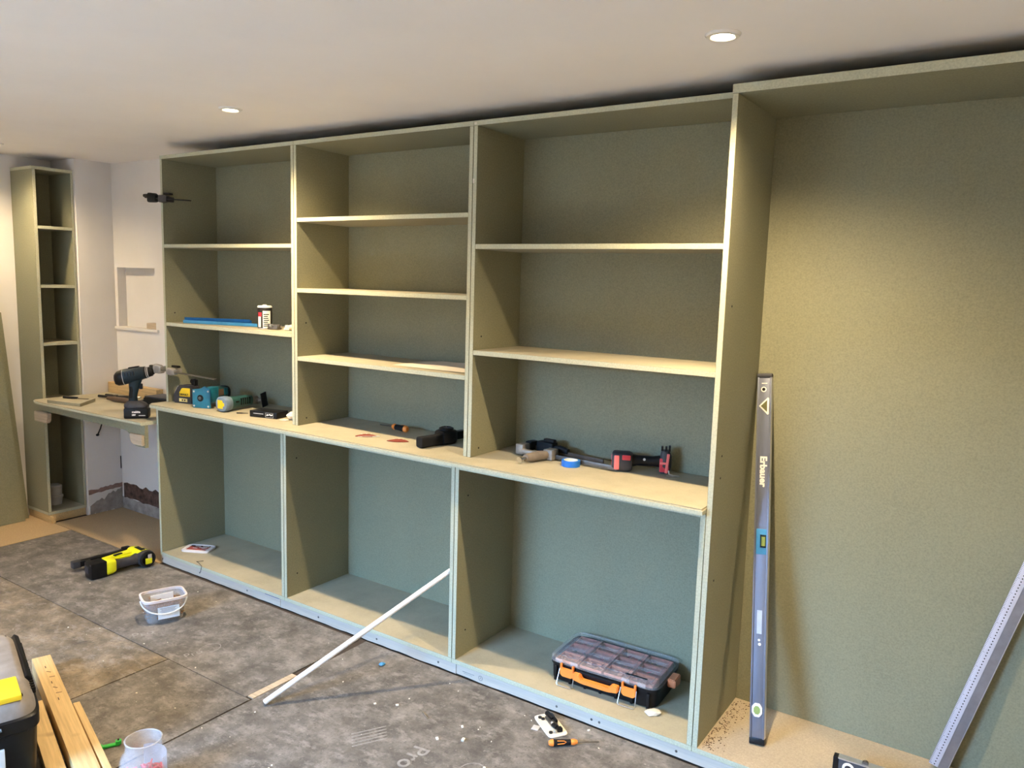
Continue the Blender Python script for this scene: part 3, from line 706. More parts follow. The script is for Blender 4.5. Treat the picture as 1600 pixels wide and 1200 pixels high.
# multi tool with yellow sticker
t = thing('multi_tool', 'green teal multi tool lying with a yellow sticker on its round end', 'power tool', (.455, .058, Zw), 8)
MB().loft([(0, 0, .038, .034, .034), (.006, 0, .038, .038, .038), (.030, 0, .038, .038, .038), (.045, 0, .038, .034, .035)], 'y', 26, 2.4).build('end_housing', M_SLATE, t)
MB().prism([(-.022, .017), (.010, .017), (.010, .028), (.020, .030), (.020, .044), (.012, .046), (.006, .058), (-.022, .058)], -.0012, .001, 'y').build('sticker', M_YEL, t)
MB().loft([(.040, 0, .037, .032, .034), (.10, 0, .037, .027, .030), (.16, 0, .038, .026, .029), (.19, 0, .038, .022, .025)], 'y', 22, 2.4).build('body', M_TEALD, t)
for k in range(5): MB().box((.026, .105+.014*k, .042), (.006, .006, .034), .001).build('vent', M_BLACK, t)
MB().box((.031, .075, .045), (.006, .018, .008), .002).build('switch', M_BLACK, t)
MB().loft([(.188, 0, .036, .018, .022), (.215, 0, .034, .016, .020), (.235, 0, .032, .018, .022)], 'y', 18).build('gear_head', M_CAST, t)
MB().cyl((.0, .222, .034), (.055, .222, .034), .009, seg=14).cyl((.03, .222, .034), (.036, .222, .034), .014, seg=14).build('spindle', M_STEEL, t)
MB().box((.060, .226, .040), (.003, .040, .074), .001, (R(12), 0, 0)).build('scraper_blade', M_INK, t)

t = thing('flat_box', 'flat black box with a framed logo lying on the worktop', 'box', (.718, .128, Zw), 13); t.scale = (.86, 1, 1)
bx_ = MB().bx(-.095, .085, -.035, .050, 0, .030, .002).build('box', M_BLACK, t)
MB().bx(-.070, -.004, -.0358, -.0348, .0165, .0195).build('printed_line', M_LGREY, bx_)
MB().bx(-.062, -.02, -.0358, -.0348, .010, .0115).build('printed_line', M_DGREY, bx_)
mb = MB()
for q in ((.010, .062, .024, .0252), (.010, .062, .004, .0052), (.010, .0112, .004, .0252), (.0608, .062, .004, .0252)): mb.bx(q[0], q[1], -.0358, -.0348, q[2], q[3])
mb.build('logo_frame', M_LGREY, bx_)
MB().prism([(.014, .012), (.022, .020), (.030, .017), (.038, .021), (.048, .018), (.058, .021), (.057, .014), (.046, .012), (.036, .016), (.026, .012)], -.0358, -.0348, 'y').build('logo', M_WHITE, bx_)

def crumple(name, label, cat, loc, r, sc, mat, seed, rot=0, part='sheet'):
    t = thing(name, label, cat, loc, rot)
    b = bmesh.new(); bmesh.ops.create_icosphere(b, subdivisions=3, radius=r); rn = random.Random(seed)
    ph = [(Vector((rn.gauss(0, 1), rn.gauss(0, 1), rn.gauss(0, 1))).normalized(), rn.uniform(.6, 1)) for _ in range(14)]
    for v in b.verts:
        n_ = v.co.normalized(); f_ = min(k_/max(.2, abs(n_.dot(d_))) for d_, k_ in ph)
        v.co = n_*r*min(1.1, f_)*(1+.06*math.sin(n_.x*13+n_.y*9)); v.co = Vector((v.co.x*sc[0], v.co.y*sc[1], v.co.z*sc[2]))
    mz = min(v.co.z for v in b.verts); bmesh.ops.translate(b, vec=(0, 0, -mz), verts=b.verts)
    mb = MB(); mb._add(b); mb.build(part, mat, t, ang=12); return t
t = crumple('crumpled_paper', 'crumpled cream paper beside the flat black box on the worktop', 'paper', (.865, .150, Zw), .036, (.95, .9, .8), M_CREAM, 4)
MB().bx(-.045, -.005, -.045, -.012, 0, .002).build('torn_flap', M_CREAM, t)
t = thing('drill_bit', 'short black drill bit on the worktop in front of the multi tool', 'drill bit', (.560, .100, Zw), 32)
MB().cyl((-.028, 0, .003), (.0, 0, .003), .003, seg=6).cyl((0, 0, .0028), (.028, 0, .0028), .0022, .0012, 8).build('bit', M_INK, t)

# ------------------------------------------------------------------ blue rails, tin, fittings on the shelf
Zs = 1.2585+.0006
def rail(label, p, q, h, w, zo=0, thick=.002):
    d = Vector(q)-Vector(p); L = d.length
    t = thing('guide_rail', label, 'rail', (*p, Zs+zo), math.degrees(math.atan2(d.y, d.x)), 'blue metal rails on the shelf')
    mb = MB(); mb.bx(0, L, 0, w, 0, thick).bx(0, L, 0, thick, 0, h).bx(0, L, w-thick, w, 0, h*.8); mb.build('channel', M_BLUEM if h > .02 else M_BLUEH, t); return t
rail('taller blue metal rail at the back of the two on the shelf', (.075, .125), (.400, .275), .028, .018)
rail('lower blue metal rail in front of the taller one on the shelf', (.105, .097), (.53, .215), .016, .022)
t = thing('filler_tin', 'black and white tin with red mark and white lid on the shelf', 'tin', (.640, .175, Zs), -35)
MB().lathe([(.031, 0), (.0335, .002), (.0335, .098), (.0315, .101)], 32).build('can', M_INK, t)
MB().lathe([(.0342, .100), (.0342, .104), (.031, .109), (.012, .110), (.008, .114)], 32).build('lid', M_WHITE, t)
def wrap(mb, r, a0, a1, z0, z1, n=10):
    b = bmesh.new(); 
    A = [b.verts.new((r*math.cos(R(a0+(a1-a0)*k/n)), r*math.sin(R(a0+(a1-a0)*k/n)), z0)) for k in range(n+1)]
    B = [b.verts.new((r*math.cos(R(a0+(a1-a0)*k/n)), r*math.sin(R(a0+(a1-a0)*k/n)), z1)) for k in range(n+1)]
    for k in range(n): b.faces.new((A[k], A[k+1], B[k+1], B[k]))
    mb._add(b); return mb
wrap(MB(), .0337, -20, 45, .004, .085).build('white_label', M_PAPER, t)
wrap(MB(), .0338, -66, -36, .008, .060).build('white_label', M_PAPER, t)
wrap(MB(), .0339, -64, -30, .058, .078).build('red_mark', M_RED, t)
mb = MB(); 
for k in range(7): wrap(mb, .0340, -15+3*(k % 2), 30-5*(k % 3), .012+.009*k, .0165+.009*k, 6)
mb.build('printed_lines', M_INK, t)
MB().lathe([(.0345, 0), (.0345, .004)], 32, cap=False).build('base_rim', M_STEEL, t)
t = thing('hinge_fitting', 'dark steel hinge lying right beside the tin on the shelf', 'hinge', (.718, .168, Zs), 20)
MB().box((0, 0, .006), (.055, .035, .010), .003).cyl((-.03, .0, .016), (.03, .0, .016), .010).cyl((.018, -.02, .013), (.018, .02, .013), .009).build('hinge_body', M_DSTEEL, t)
MB().sph((-.012, -.012, .018), .008).sph((.026, .008, .016), .008).build('screw_head', M_STEEL, t)
t = thing('hinge_fitting', 'pale hinge at the shelf end against the bookcase divider', 'hinge', (.812, .185, Zs), 40)
MB().box((0, 0, .007), (.06, .030, .012), .003).cyl((-.01, -.022, .014), (.025, .022, .020), .011).box((.02, 0, .026), (.030, .026, .014), .004).build('hinge_body', M_CHIP, t)
MB().sph((-.02, .0, .018), .010).build('screw_head', M_STEEL, t)
# paper sheet
t = thing('paper_sheet', 'loose curling cream paper sheet on the lowest middle bookcase shelf', 'paper', (0, 0, 1.1586))
mb = MB(); b = bmesh.new(); nu, nv = 16, 8; G = []
C4 = [Vector((1.500, .125)), Vector((1.902, .115)), Vector((1.902, .355)), Vector((1.500, .325))]
for i in range(nu+1):
    for j in range(nv+1):
        u, v = i/nu, j/nv; p = (C4[0]*(1-u)+C4[1]*u)*(1-v)+(C4[3]*(1-u)+C4[2]*u)*v
        z = .0008+.008*math.sin(math.pi*u)**2*v+.010*max(0, v-.6)*math.sin(2.2*u*math.pi)**2+.002*u
        G.append(b.verts.new((p.x, p.y, z)))
for i in range(nu):
    for j in range(nv):
        q = i*(nv+1)+j; b.faces.new((G[q], G[q+nv+1], G[q+nv+2], G[q+1]))
mb._add(b); mb.build('sheet', M_CREAM, t)

# ------------------------------------------------------------------ worktop, middle bay
def screwdriver(label, loc, rz, Lh=.10, Ls=.10, rh=.015, tilt=0, ci=(0, 1, 0)):
    t = thing('screwdriver', label, 'screwdriver', loc, (0, R(tilt), R(rz)))
    MB().loft([(0, 0, rh, rh*.55, rh*.55), (.006, 0, rh, rh*.9, rh*.9), (.012, 0, rh, rh*.98, rh*.98), (.016, 0, rh, rh*.96, rh*.96)], 'x', 18, 2).build('handle_end', M_ORANGE, t)
    MB().loft([(.0155, 0, rh, rh*.97, rh*.97), (.030, 0, rh, rh*.93, rh*.93), (.045, 0, rh, rh*.82, rh*.82), (.078, 0, rh, rh*.76, rh*.76)], 'x', 18, 2).build('handle_grip', M_RUB, t)
    MB().tube([(.028, -rh*.55, rh*1.86), (.050, -rh*.45, rh*1.72), (.058, -rh*.62, rh*1.4), (.050, -rh*.86, rh*1.15), (.028, -rh*.98, rh*1.1)], .0016).build('inlay', M_ORANGE, t)
    MB().loft([(.074, 0, rh, rh*.78, rh*.78), (.083, 0, rh, rh*.92, rh*.92), (.088, 0, rh, rh*.80, rh*.80), (.096, 0, rh, rh*.5, rh*.5)], 'x', 18, 2).build('collar', M_ORANGE, t)
    MB().cyl((.094, 0, rh), (.094+Ls, 0, rh*.75), .0028, .0022, 12).build('shaft', M_DSTEEL, t)
    return t
screwdriver('orange and black screwdriver lying on the worktop by the bookcase back', (1.460, .272, Zw), 174, Ls=.085, rh=.0155)
def pad(label, loc, rz, k):
    t = thing('sanding_sheet', label, 'sandpaper', loc, rz, 'sanding sheets on the worktop')
    pts = []
    for j in range(21):
        a = math.pi*j/20; pts.append((-.046+.092*j/20, .036*math.sin(a)**.8))
    pts += [(.046-.092*j/8, -.012*math.sin(math.pi*j/8)) for j in range(1, 8)]
    mb = MB(); mb.prism(pts, .0004, .0026, 'z'); o = mb.build('abrasive', M_SAND, t)
    for v in o.data.vertices: v.co.z += .10*(v.co.y+.012)**2*8+(.02*max(0, v.co.x)**1.2 if k else 0)
    mb = MB()
    for q in ((-.02, .016), (.0, .022), (.02, .016)): mb.cyl((q[0], q[1], .0075), (q[0], q[1], .0085), .0035, seg=10)
    mb.build('dust_hole', M_CREAM, t)
    if not k: MB().prism([(-.034, -.012), (.05, -.005), (.058, -.001), (.0, -.004)], .001, .003, 'z').build('backing_edge', M_PAPER, t)
    return t
pad('brown red sanding sheet nearer the bookcase divider, white edge showing', (1.385, .095, Zw), 38, 0)
pad('brown red sanding sheet between the screwdriver and black power tool', (1.555, .105, Zw), 28, 1)
t = thing('power_tool', 'black power tool with square grip partly hidden by the bookcase divider', 'power tool', (1.702, .068, Zw), -9)
MB().loft([(0, 0, .023, .018, .020), (.004, 0, .023, .020, .022), (.09, 0, .023, .019, .021), (.115, 0, .025, .021, .024)], 'y', 20, 5).build('grip', M_RUB, t)
MB().loft([(.108, 0, .030, .030, .028), (.12, 0, .030, .038, .029), (.165, 0, .030, .038, .029), (.18, 0, .03, .030, .027)], 'y', 20, 4).build('head', M_BLACK, t)
o = MB().lathe([(.030, 0), (.030, .008), (.022, .011), (.018, .008), (.004, .008)], 26, Matrix.Translation((0, .145, .058))).build('dial', M_BLACK, t)
MB().box((0, .145, .067), (.034, .004, .003), .001, (0, 0, R(30))).box((0, .145, .067), (.034, .004, .003), .001, (0, 0, R(-40))).build('dial_ribs', M_DGREY, o)
MB().box((.006, .205, .030), (.030, .07, .034), .005).box((.02, .235, .034), (.03, .03, .02), .004).build('nose', M_BLACK, t)

# ------------------------------------------------------------------ worktop, bay next to tall unit
def f_clamp(label, loc, rz, mhead, mhandle, L, hl, k):
    t = thing('f_clamp', label, 'clamp', loc, rz, 'bar clamps lying on the worktop')
    MB().bx(0, L, -.0035, .0035, .006, .022, .0008).build('bar', M_BROWN if k else M_DSTEEL, t)
    MB().box((-.002, -.012, .026), (.034, .050, .040), .006).build('fixed_jaw', mhead, t)
    MB().loft([(.0, -.03, .020, .010, .010), (.07, -.035, .022, .010, .009), (.105, -.01, .020, .012, .012)], 'x', 14).build('jaw_arm', M_CAST, t)
    MB().box((.125, -.004, .022), (.042, .046, .040), .006).build('sliding_head', mhead, t)
    MB().loft([(-.020, .118, .022, .014, .014), (-.05, .112, .022, .0165, .0165), (-.05-hl*.6, .098, .021, .0165, .0165), (-.05-hl, .090, .020, .013, .013)], 'y', 18, 2.4).build('handle', mhandle, t)
    MB().cyl((.088, -.05-hl, .019), (.084, -.075-hl, .018), .006).build('screw', M_STEEL, t)
    MB().cyl((.084, -.072-hl, .017), (.083, -.080-hl, .016), .012, seg=16).build('swivel_pad', M_STEEL if not k else M_BLACK, t)
    return t
f_clamp('grey bar clamp with taupe handle lying nearest on the worktop', (2.085, .252, Zw), -3.5, M_CAST, M_TAUPE, .41, .068, 0)
t = thing('bar_clamp', 'black bar clamp lying behind the taupe-handled one on the worktop', 'clamp', (2.07, .315, Zw), -8, 'bar clamps lying on the worktop')
MB().bx(.0, .355, -.003, .003, .010, .028, .001).build('bar', M_BROWN, t)
MB().box((.085, 0, .028), (.08, .036, .050), .006).box((.10, -.002, .060), (.05, .02, .012), .004).build('sliding_body', M_INK, t)
MB().box((.012, -.005, .028), (.03, .046, .036), .005).build('fixed_jaw', M_INK, t)
MB().loft([(.12, .0, .030, .012, .012), (.15, .0, .034, .012, .014), (.19, .0, .030, .009, .010)], 'x', 14).build('trigger_grip', M_INK, t)
t = thing('tape_roll', 'flat bright blue roll of masking tape on the worktop', 'tape', (2.318, .205, Zw))
MB().lathe([(.026, 0), (.0345, 0), (.0345, .022), (.026, .022), (.026, 0)], 40, cap=False).build('tape', M_BLUE, t)
MB().lathe([(.0235, .0005), (.0262, .0005), (.0262, .0228), (.0235, .0228), (.0235, .0005)], 36, cap=False).build('core', M_PAPER, t)
t = thing('cordless_tool', 'red and black cordless tool lying on the worktop by the tall unit', 'power tool', (2.492, .262, Zw), 22)
bt = MB().loft([(-.03, 0, .036, .030, .032), (-.024, 0, .036, .034, .036), (.030, 0, .036, .035, .036), (.042, 0, .036, .028, .030)], 'x', 22, 3.2).build('battery', M_DGREY, t)
MB().box((-.012, -.034, .036), (.018, .006, .052), .003).box((-.0295, -.008, .034), (.006, .016, .052), .002).build('battery_stripe', M_PINK, bt)
MB().box((.022, -.033, .055), (.03, .006, .018), .003).build('battery_latch', M_RED, bt)
MB().loft([(.036, 0, .040, .022, .024), (.06, 0, .042, .018, .019), (.11, 0, .042, .017, .018), (.145, 0, .044, .020, .022)], 'x', 20, 2.4).build('handle', M_BLACK, t)
MB().cyl((.085, -.0185, .050), (.085, -.015, .050), .0045).build('screw', M_LGREY, t)
MB().loft([(.004, .158, 0, .017, .020), (.03, .160, 0, .021, .024), (.065, .160, 0, .021, .024), (.085, .158, 0, .014, .018)], 'z', 20, 3).build('head', M_DGREY, t)
MB().box((.166, -.022, .042), (.010, .006, .070), .002, (0, R(5), 0)).box((.152, -.023, .042), (.024, .005, .008), .002).build('head_trim', M_PINK, t)
MB().box((.156, -.012, .034), (.034, .022, .05), .004).build('head_panel', M_RED, t)
mb = MB()
for q in (-.010, .004, .016): mb.bx(.156+q-.004, .156+q+.004, -.010, .010, .083, .100+.004*(q > .01), .002)
mb.build('jaw', M_BLACK, t)
MB().tube([(.172, -.026, .018), (.174, -.030, .006), (.190, -.034, .003), (.205, -.034, .003), (.210, -.040, .003), (.200, -.046, .003), (.165, -.046, .003)], .0022).build('belt_hook', M_STEEL, t)

# ------------------------------------------------------------------ inside the base cabinets
Zb = ZP+T+.0006
t = thing('tub_lid', 'clear square tub lid with dull red label on the cabinet floor', 'lid', (.128, .140, Zb), 27)
MB().loft([(0, 0, 0, .078, .052), (.008, 0, 0, .078, .052), (.0105, 0, 0, .075, .049), (.0105, 0, 0, .068, .042), (.008, 0, 0, .067, .041)], 'z', 40, 6).build('lid', pm('frosted_lid', (.74, .70, .70), .4, var=.05), t)
lb = MB().bx(-.055, .052, -.032, .032, .0082, .0092).build('label', M_LABRED, t)
MB().bx(-.053, .050, .014, .030, .0090, .0096).build('printed_band', M_INK, lb)
mb = MB()
for x, y, l in ((-.030, .022, .03), (.012, .021, .035), (.0, .004, .03), (-.03, -.008, .025), (.02, -.012, .03), (.022, .008, .02)): mb.bx(x, x+l, y-.003, y+.003, .0094, .0100)
mb.build('printed_lines', M_PAPER, lb)
t = thing('wire_offcut', 'thin dark bent wire on the edge of the cabinet floor', 'wire', (.33, .018, Zb))
MB().tube([(-.03, .03, .003), (-.045, .0, .004), (-.01, -.012, .010), (.03, -.022, .004), (.06, -.05, -.012)], .0013, 6).build('wire', M_INK, t)
# organiser case
t = thing('organiser_case', 'black parts organiser with clear lid and orange latches in the cabinet', 'organiser', (2.522, .232, Zb), 3)
hw, hd, hh = .212, .128, .098
MB().loft([(0, 0, 0, hw-.012, hd-.012), (.006, 0, 0, hw-.006, hd-.006), (.060, 0, 0, hw-.004, hd-.004), (.062, 0, 0, hw, hd), (.072, 0, 0, hw, hd), (.072, 0, 0, hw-.01, hd-.01), (.02, 0, 0, hw-.012, hd-.012)], 'z', 48, 9).build('body', M_BLACK, t)
for k in range(7):
    MB().box((-.18+.06*k, -hd+.004, .030), (.010, .010, .054), .002).build('rib', M_BLACK, t)
for i in range(4):
    for j in range(3):
        cx, cy = -.144+.096*i, -.076+.074*j
        front = j == 0
        m_ = M_CORAL if (front and i < 4) else M_REDBIN
        mb = MB(); dx, dy = .044, .034
        mb.bx(cx-dx, cx+dx, cy-dy, cy+dy, .022, .026).bx(cx-dx, cx-dx+.002, cy-dy, cy+dy, .022, .078).bx(cx+dx-.002, cx+dx, cy-dy, cy+dy, .022, .078).bx(cx-dx, cx+dx, cy-dy, cy-dy+.002, .022, .078).bx(cx-dx, cx+dx, cy+dy-.002, cy+dy, .022, .078)
        mb.bx(cx-dx+.002, cx+dx-.002, cy-dy+.002, cy+dy-.002, .026, .058 if front else .050)
        o = mb.build('bin', m_, t)
        mb = MB(); rn = random.Random(i*3+j)
        for _ in range(16 if front else 10):
            p = Vector((cx+rn.uniform(-.032, .032), cy+rn.uniform(-.022, .022), (.060 if front else .052)+rn.uniform(0, .014 if front else .006))); a = rn.uniform(0, 6.28); q = Vector((math.cos(a), math.sin(a), rn.uniform(-.3, .3)))*.009
            mb.cyl(p-q, p+q, .0032, seg=6)
        s_ = mb.build('screws', M_CORAL if front else (M_SCREW if (i+j) % 2 else M_PLUG), o); s_['kind'] = 'stuff'
lid = MB().loft([(.072, 0, 0, hw+.001, hd+.001), (.088, 0, 0, hw, hd), (.094, 0, 0, hw-.008, hd-.008)], 'z', 48, 9).build('lid', M_CLEAR, t)
mb = MB()
for i in range(4):
    for j in range(3):
        cx, cy = -.144+.096*i, -.076+.074*j
        dx, dy = .041, .031
        for a in (-1, 1):
            mb.bx(cx-dx, cx+dx, cy+a*dy-.0014, cy+a*dy+.0014, .0940, .0958, .0005).bx(cx+a*dx-.0014, cx+a*dx+.0014, cy-dy, cy+dy, .0940, .0958, .0005)
mb.build('lid_ribs', M_MILK, lid)
MB().bx(.085, .165, -.108, -.098, .0945, .0957).build('lid_label', M_INK, lid)
mb = MB()
for x in (-.165, -.105, .095, .155): mb.box((x, -hd-.001, .083), (.030, .004, .014), .001)
mb.build('lid_lugs', M_MILK, lid)
h = MB().prism([(-.098, .064), (-.098, .040), (-.060, .034), (.040, .034), (.078, .040), (.078, .064), (.052, .064), (.044, .050), (-.062, .050), (-.070, .064)], -hd-.030, -hd-.008, 'y', .003).build('carry_handle', M_ORANGE, t)
MB().box((-.01, -hd-.002, .060), (.17, .012, .016), .003).build('handle_recess', M_BLACK, t)
for x in (-.128, .112):
    l = MB().prism([(x-.027, .080), (x-.027, .040), (x-.018, .032), (x+.018, .032), (x+.027, .040), (x+.027, .080), (x+.020, .080), (x+.020, .064), (x-.020, .064), (x-.020, .080)], -hd-.014, -hd-.004, 'y', .0015).build('latch', M_ORANGE, t)
    MB().tube([(x-.029, -hd-.010, .060), (x-.032, -hd-.028, .010), (x-.028, -hd-.030, .004), (x+.028, -hd-.030, .004), (x+.032, -hd-.028, .010), (x+.029, -hd-.010, .060)], .0016, 8).build('wire_bail', M_STEEL, l)
MB().prism([(-.030, .080), (-.030, .050), (.020, .042), (.030, .05), (.030, .080)], hw+.001, hw+.030, 'x', .003).build('side_latch', M_ORDULL, t)
crumple('rag', 'small crumpled white paper scrap beside the organiser case', 'paper', (2.735, .098, Zb), .030, (1.15, .75, .38), M_CREAM, 9, 20, 'paper')

# ------------------------------------------------------------------ floor: nailer
t = thing('nail_gun', 'lime yellow cordless nail gun lying on its side on the floor', 'nail gun', (-.045, -.075, .001), -4)
# local: driver along -x from the cap (x=.06) to the nose (x=-.19); handle along -y
MB().loft([(-.11, 0, .044, .026, .028), (-.07, -.004, .045, .036, .036), (-.02, -.004, .046, .040, .040), (.03, 0, .046, .038, .040)], 'x', 24, 2.6).build('driver_body', M_LIME, t)
MB().loft([(-.012, 0, .045, .041, .041), (.030, 0, .045, .041, .041), (.048, 0, .045, .041, .041), (.060, 0, .045, .036, .037)], 'x', 24, 2.4).build('motor_cover', M_DGREY, t)
cp = MB().lathe([(.039, 0), (.041, .006), (.040, .014), (.031, .017), (.029, .010), (.002, .010)], 30, Matrix.Translation((.050, 0, .045)) @ Matrix.Rotation(R(90), 4, 'Y') @ Matrix.Rotation(R(0), 4, 'Z')).build('end_cap', M_RUB, t)
MB().box((.062, .004, .034), (.004, .034, .030), .010).build('cap_badge', M_LIME, cp)
MB().box((.0625, .010, .058), (.004, .020, .022), .006).build('cap_window', M_LGREY, cp)
MB().box((-.010, -.006, .0865), (.07, .022, .003), .001).build('vent_slot', M_BLACK, t)
MB().loft([(-.03, .010, .044, .030, .030), (-.065, .016, .042, .021, .022), (-.12, .014, .042, .021, .023), (-.160, .010, .044, .026, .030)], 'y', 20, 2.4).build('grip', M_DGREY, t)
MB().prism([(-.09, -.02), (-.02, -.02), (-.015, -.05), (-.02, -.19), (-.06, -.19), (-.075, -.10)], .030, .072, 'z', .010).build('bridge_frame', M_LIME, t)
MB().box((-.038, -.105, .074), (.016, .044, .006), .002, (0, 0, R(12))).build('control_panel', M_BLACK, t)
MB().loft([(-.150, .010, .044, .030, .032), (-.165, .008, .044, .037, .038), (-.190, .006, .044, .038, .040), (-.196, .006, .044, .036, .038)], 'y', 22, 4).build('battery_collar', M_LIME, t)
bt = MB().box((.002, -.232, .042), (.076, .080, .080), .010).build('battery', M_BLACK, t)
MB().box((-.006, -.273, .046), (.040, .004, .034), .003).build('battery_panel', M_DGREY, bt)
MB().box((.030, -.262, .074), (.012, .02, .01), .003).build('battery_catch', M_DGREY, bt)
MB().box((-.145, -.006, .040), (.06, .040, .042), .006).cyl((-.17, 0, .040), (-.205, 0, .040), .014, .009).build('nose', M_BLACK, t)
MB().box((-.150, -.125, .036), (.030, .25, .030), .004, (0, 0, R(2))).build('magazine', M_BLACK, t)
MB().box((-.105, -.215, .036), (.105, .030, .028), .004).build('magazine_link', M_RUB, t)
MB().box((-.150, -.262, .036), (.036, .040, .036), .005).build('magazine_catch', M_DGREY, t)

# screw tub
t = thing('screw_tub', 'milky plastic tub of screws with white handle on the floor', 'tub', (.622, -.375, .001), 69)
# local x runs along the label side
sec = [(0, 0, 0, .070, .052), (.004, 0, 0, .074, .056), (.096, 0, 0, .086, .064), (.098, 0, 0, .092, .070), (.108, 0, 0, .092, .070), (.108, 0, 0, .085, .063), (.010, 0, 0, .071, .053)]
MB().loft(sec, 'z', 40, 5).build('bucket', M_MILK, t)
MB().loft([(.098, 0, 0, .0925, .0705), (.108, 0, 0, .0925, .0705), (.1085, 0, 0, .085, .063), (.098, 0, 0, .085, .063)], 'z', 40, 5, cap=False).build('rim', pm('pinkish_milky_rim', (.74, .66, .66), .35, var=.05), t)
rn = random.Random(11); mb = MB(); 
for _ in range(420):
    p = Vector((rn.uniform(-.068, .068), rn.uniform(-.049, .049), .012+rn.random()**.8*.058+.010*rn.random())); a = rn.uniform(0, 6.28); q = Vector((math.cos(a), math.sin(a), rn.uniform(-.4, .4)))*.017
    mb.cyl(p-q, p+q, .0019, .0012, 5)
    mb.cyl(p-q*1.03, p-q, .0038, .003, 6)
o = mb.build('screws', [M_SCREW], t); o['kind'] = 'stuff'
MB().loft([(.008, 0, 0, .069, .051), (.040, 0, 0, .073, .054)], 'z', 24, 5).build('screw_mass', M_DSTEEL, t)
MB().bx(-.045, .050, .028, .032, .066, .098).build('paper_slip', M_PAPER, t, Matrix.Rotation(R(4), 4, 'Z'))
lb = MB().box((.008, -.0665, .048), (.088, .0012, .052), 0, (R(-5), 0, 0)).build('label', M_STICK, t)
mb = MB(); rn = random.Random(3)
for k in range(16): mb.box((-.030+.0048*k, -.0655, .030), (.0012+.0012*rn.random(), .0012, .011), 0, (R(-5), 0, 0))
for k in range(4): mb.box((.006, -.0678+.0004*k, .068-.006*k), (.066-.01*(k % 2), .0012, .0015), 0, (R(-5), 0, 0))
mb.build('printed_bars', M_GREY, lb)
pts = []
for k in range(25):
    a = math.pi*k/24; pts.append((.094*math.cos(a), -.002-.075*math.sin(a)**.8, .094-.048*math.sin(a)))
MB().tube(pts, .0032, 8).build('handle', M_WHITE, t)

# open jar
t = thing('clear_jar', 'open clear plastic jar with red wall plugs at the frame bottom', 'jar', (1.634, -1.076, .001))
prof = [(.060, 0), (.066, .006), (.067, .085), (.062, .102), (.050, .116), (.0490, .120), (.0505, .124), (.0490, .128), (.0505, .132), (.0490, .137), (.0500, .146), (.0515, .150), (.0485, .152), (.0465, .149), (.0465, .118), (.058, .101), (.063, .085), (.062, .008)]
MB().lathe(prof, 40).build('jar_body', M_JAR, t)
MB().lathe([(.0518, .1485), (.0525, .1505), (.0495, .1525), (.0475, .150)], 40, cap=False).build('rim', M_MILK, t)
rn = random.Random(5); mb = MB()
for _ in range(150):
    a, rr = rn.uniform(0, 6.28), .054*math.sqrt(rn.random()); p = Vector((rr*math.cos(a), rr*math.sin(a), .014+.040*rn.random())); b_ = rn.uniform(0, 6.28); q = Vector((math.cos(b_), math.sin(b_), rn.uniform(-.8, .8))).normalized()*.013
    p.z = min(p.z, .056)
    mb.cyl(p-q*.6, p+q*.6, .0034, .0026, 6)
o = mb.build('wall_plugs', M_PLUG, t); o['kind'] = 'stuff'
wrap(MB(), .0615, 20, 150, .03, .098).build('paper_label', clear('thin_blue_label', (.62, .70, .82), .38, .5), t)

# toolbox
u = Vector((-.949, .315, 0)); v = Vector((-.315, -.949, 0))
t = thing('toolbox', 'large black toolbox with grey lid and yellow panel at the frame edge', 'toolbox', (1.432, -1.258, .001), 180-18.4)
# local +x runs away along the right side, local +y runs to the left side (into the box)
Lb, Wb, Hb = .56, .42, .285
MB().loft([(0, Lb/2, Wb/2, Lb/2-.022, Wb/2-.022), (.01, Lb/2, Wb/2, Lb/2-.016, Wb/2-.016), (.20, Lb/2, Wb/2, Lb/2-.006, Wb/2-.006), (.205, Lb/2, Wb/2, Lb/2, Wb/2), (.240, Lb/2, Wb/2, Lb/2, Wb/2), (.245, Lb/2, Wb/2, Lb/2-.006, Wb/2-.006)], 'z', 56, 11).build('body', M_BLACK, t)
lid = MB().loft([(.245, Lb/2, Wb/2, Lb/2-.006, Wb/2-.006), (.268, Lb/2, Wb/2, Lb/2-.010, Wb/2-.012), (.292, Lb/2, Wb/2, Lb/2-.030, Wb/2-.030), (.296, Lb/2, Wb/2, Lb/2-.045, Wb/2-.042)], 'z', 56, 9).build('lid', pm('dusty_grey_lid', (.24, .215, .20), .6, var=.25, scale=14), t)
MB().box((Lb*.62, .018, .275), (.34, .018, .022), .004, (R(40), 0, 0)).build('lid_rail', M_BLACK, lid)
mb = MB()
for k in range(22): mb.box((.125+.0165*k, .012, .262), (.007, .022, .018), .002)
mb.build('rail_ribs', M_RUB, lid)
MB().box((.100, .195, .2925), (.150, .30, .016), .004, (0, R(3), 0)).build('yellow_panel', pm('dusty_yellow', (.86, .62, .02), .45, var=.06), lid)
MB().box((.34, .16, .302), (.20, .05, .016), .006).build('lid_handle', M_DGREY, lid)
MB().box((.0485, .045, .2935), (.010, .008, .006), .001).build('rivet', M_INK, lid)
MB().box((.50, .045, .2905), (.012, .009, .006), .001).build('rivet', M_INK, lid)
MB().tube([(-.003, .10, .228), (-.004, .13, .222), (-.004, .16, .236), (-.004, .25, .240)], .005).build('latch', M_SLATE, t)
MB().bx(-.0015, .012, .095, .125, .02, .165, .002).build('white_sticker', M_STICK, t)
MB().box((.005, .20, .215), (.016, .14, .030), .004).build('front_recess', M_DGREY, t)

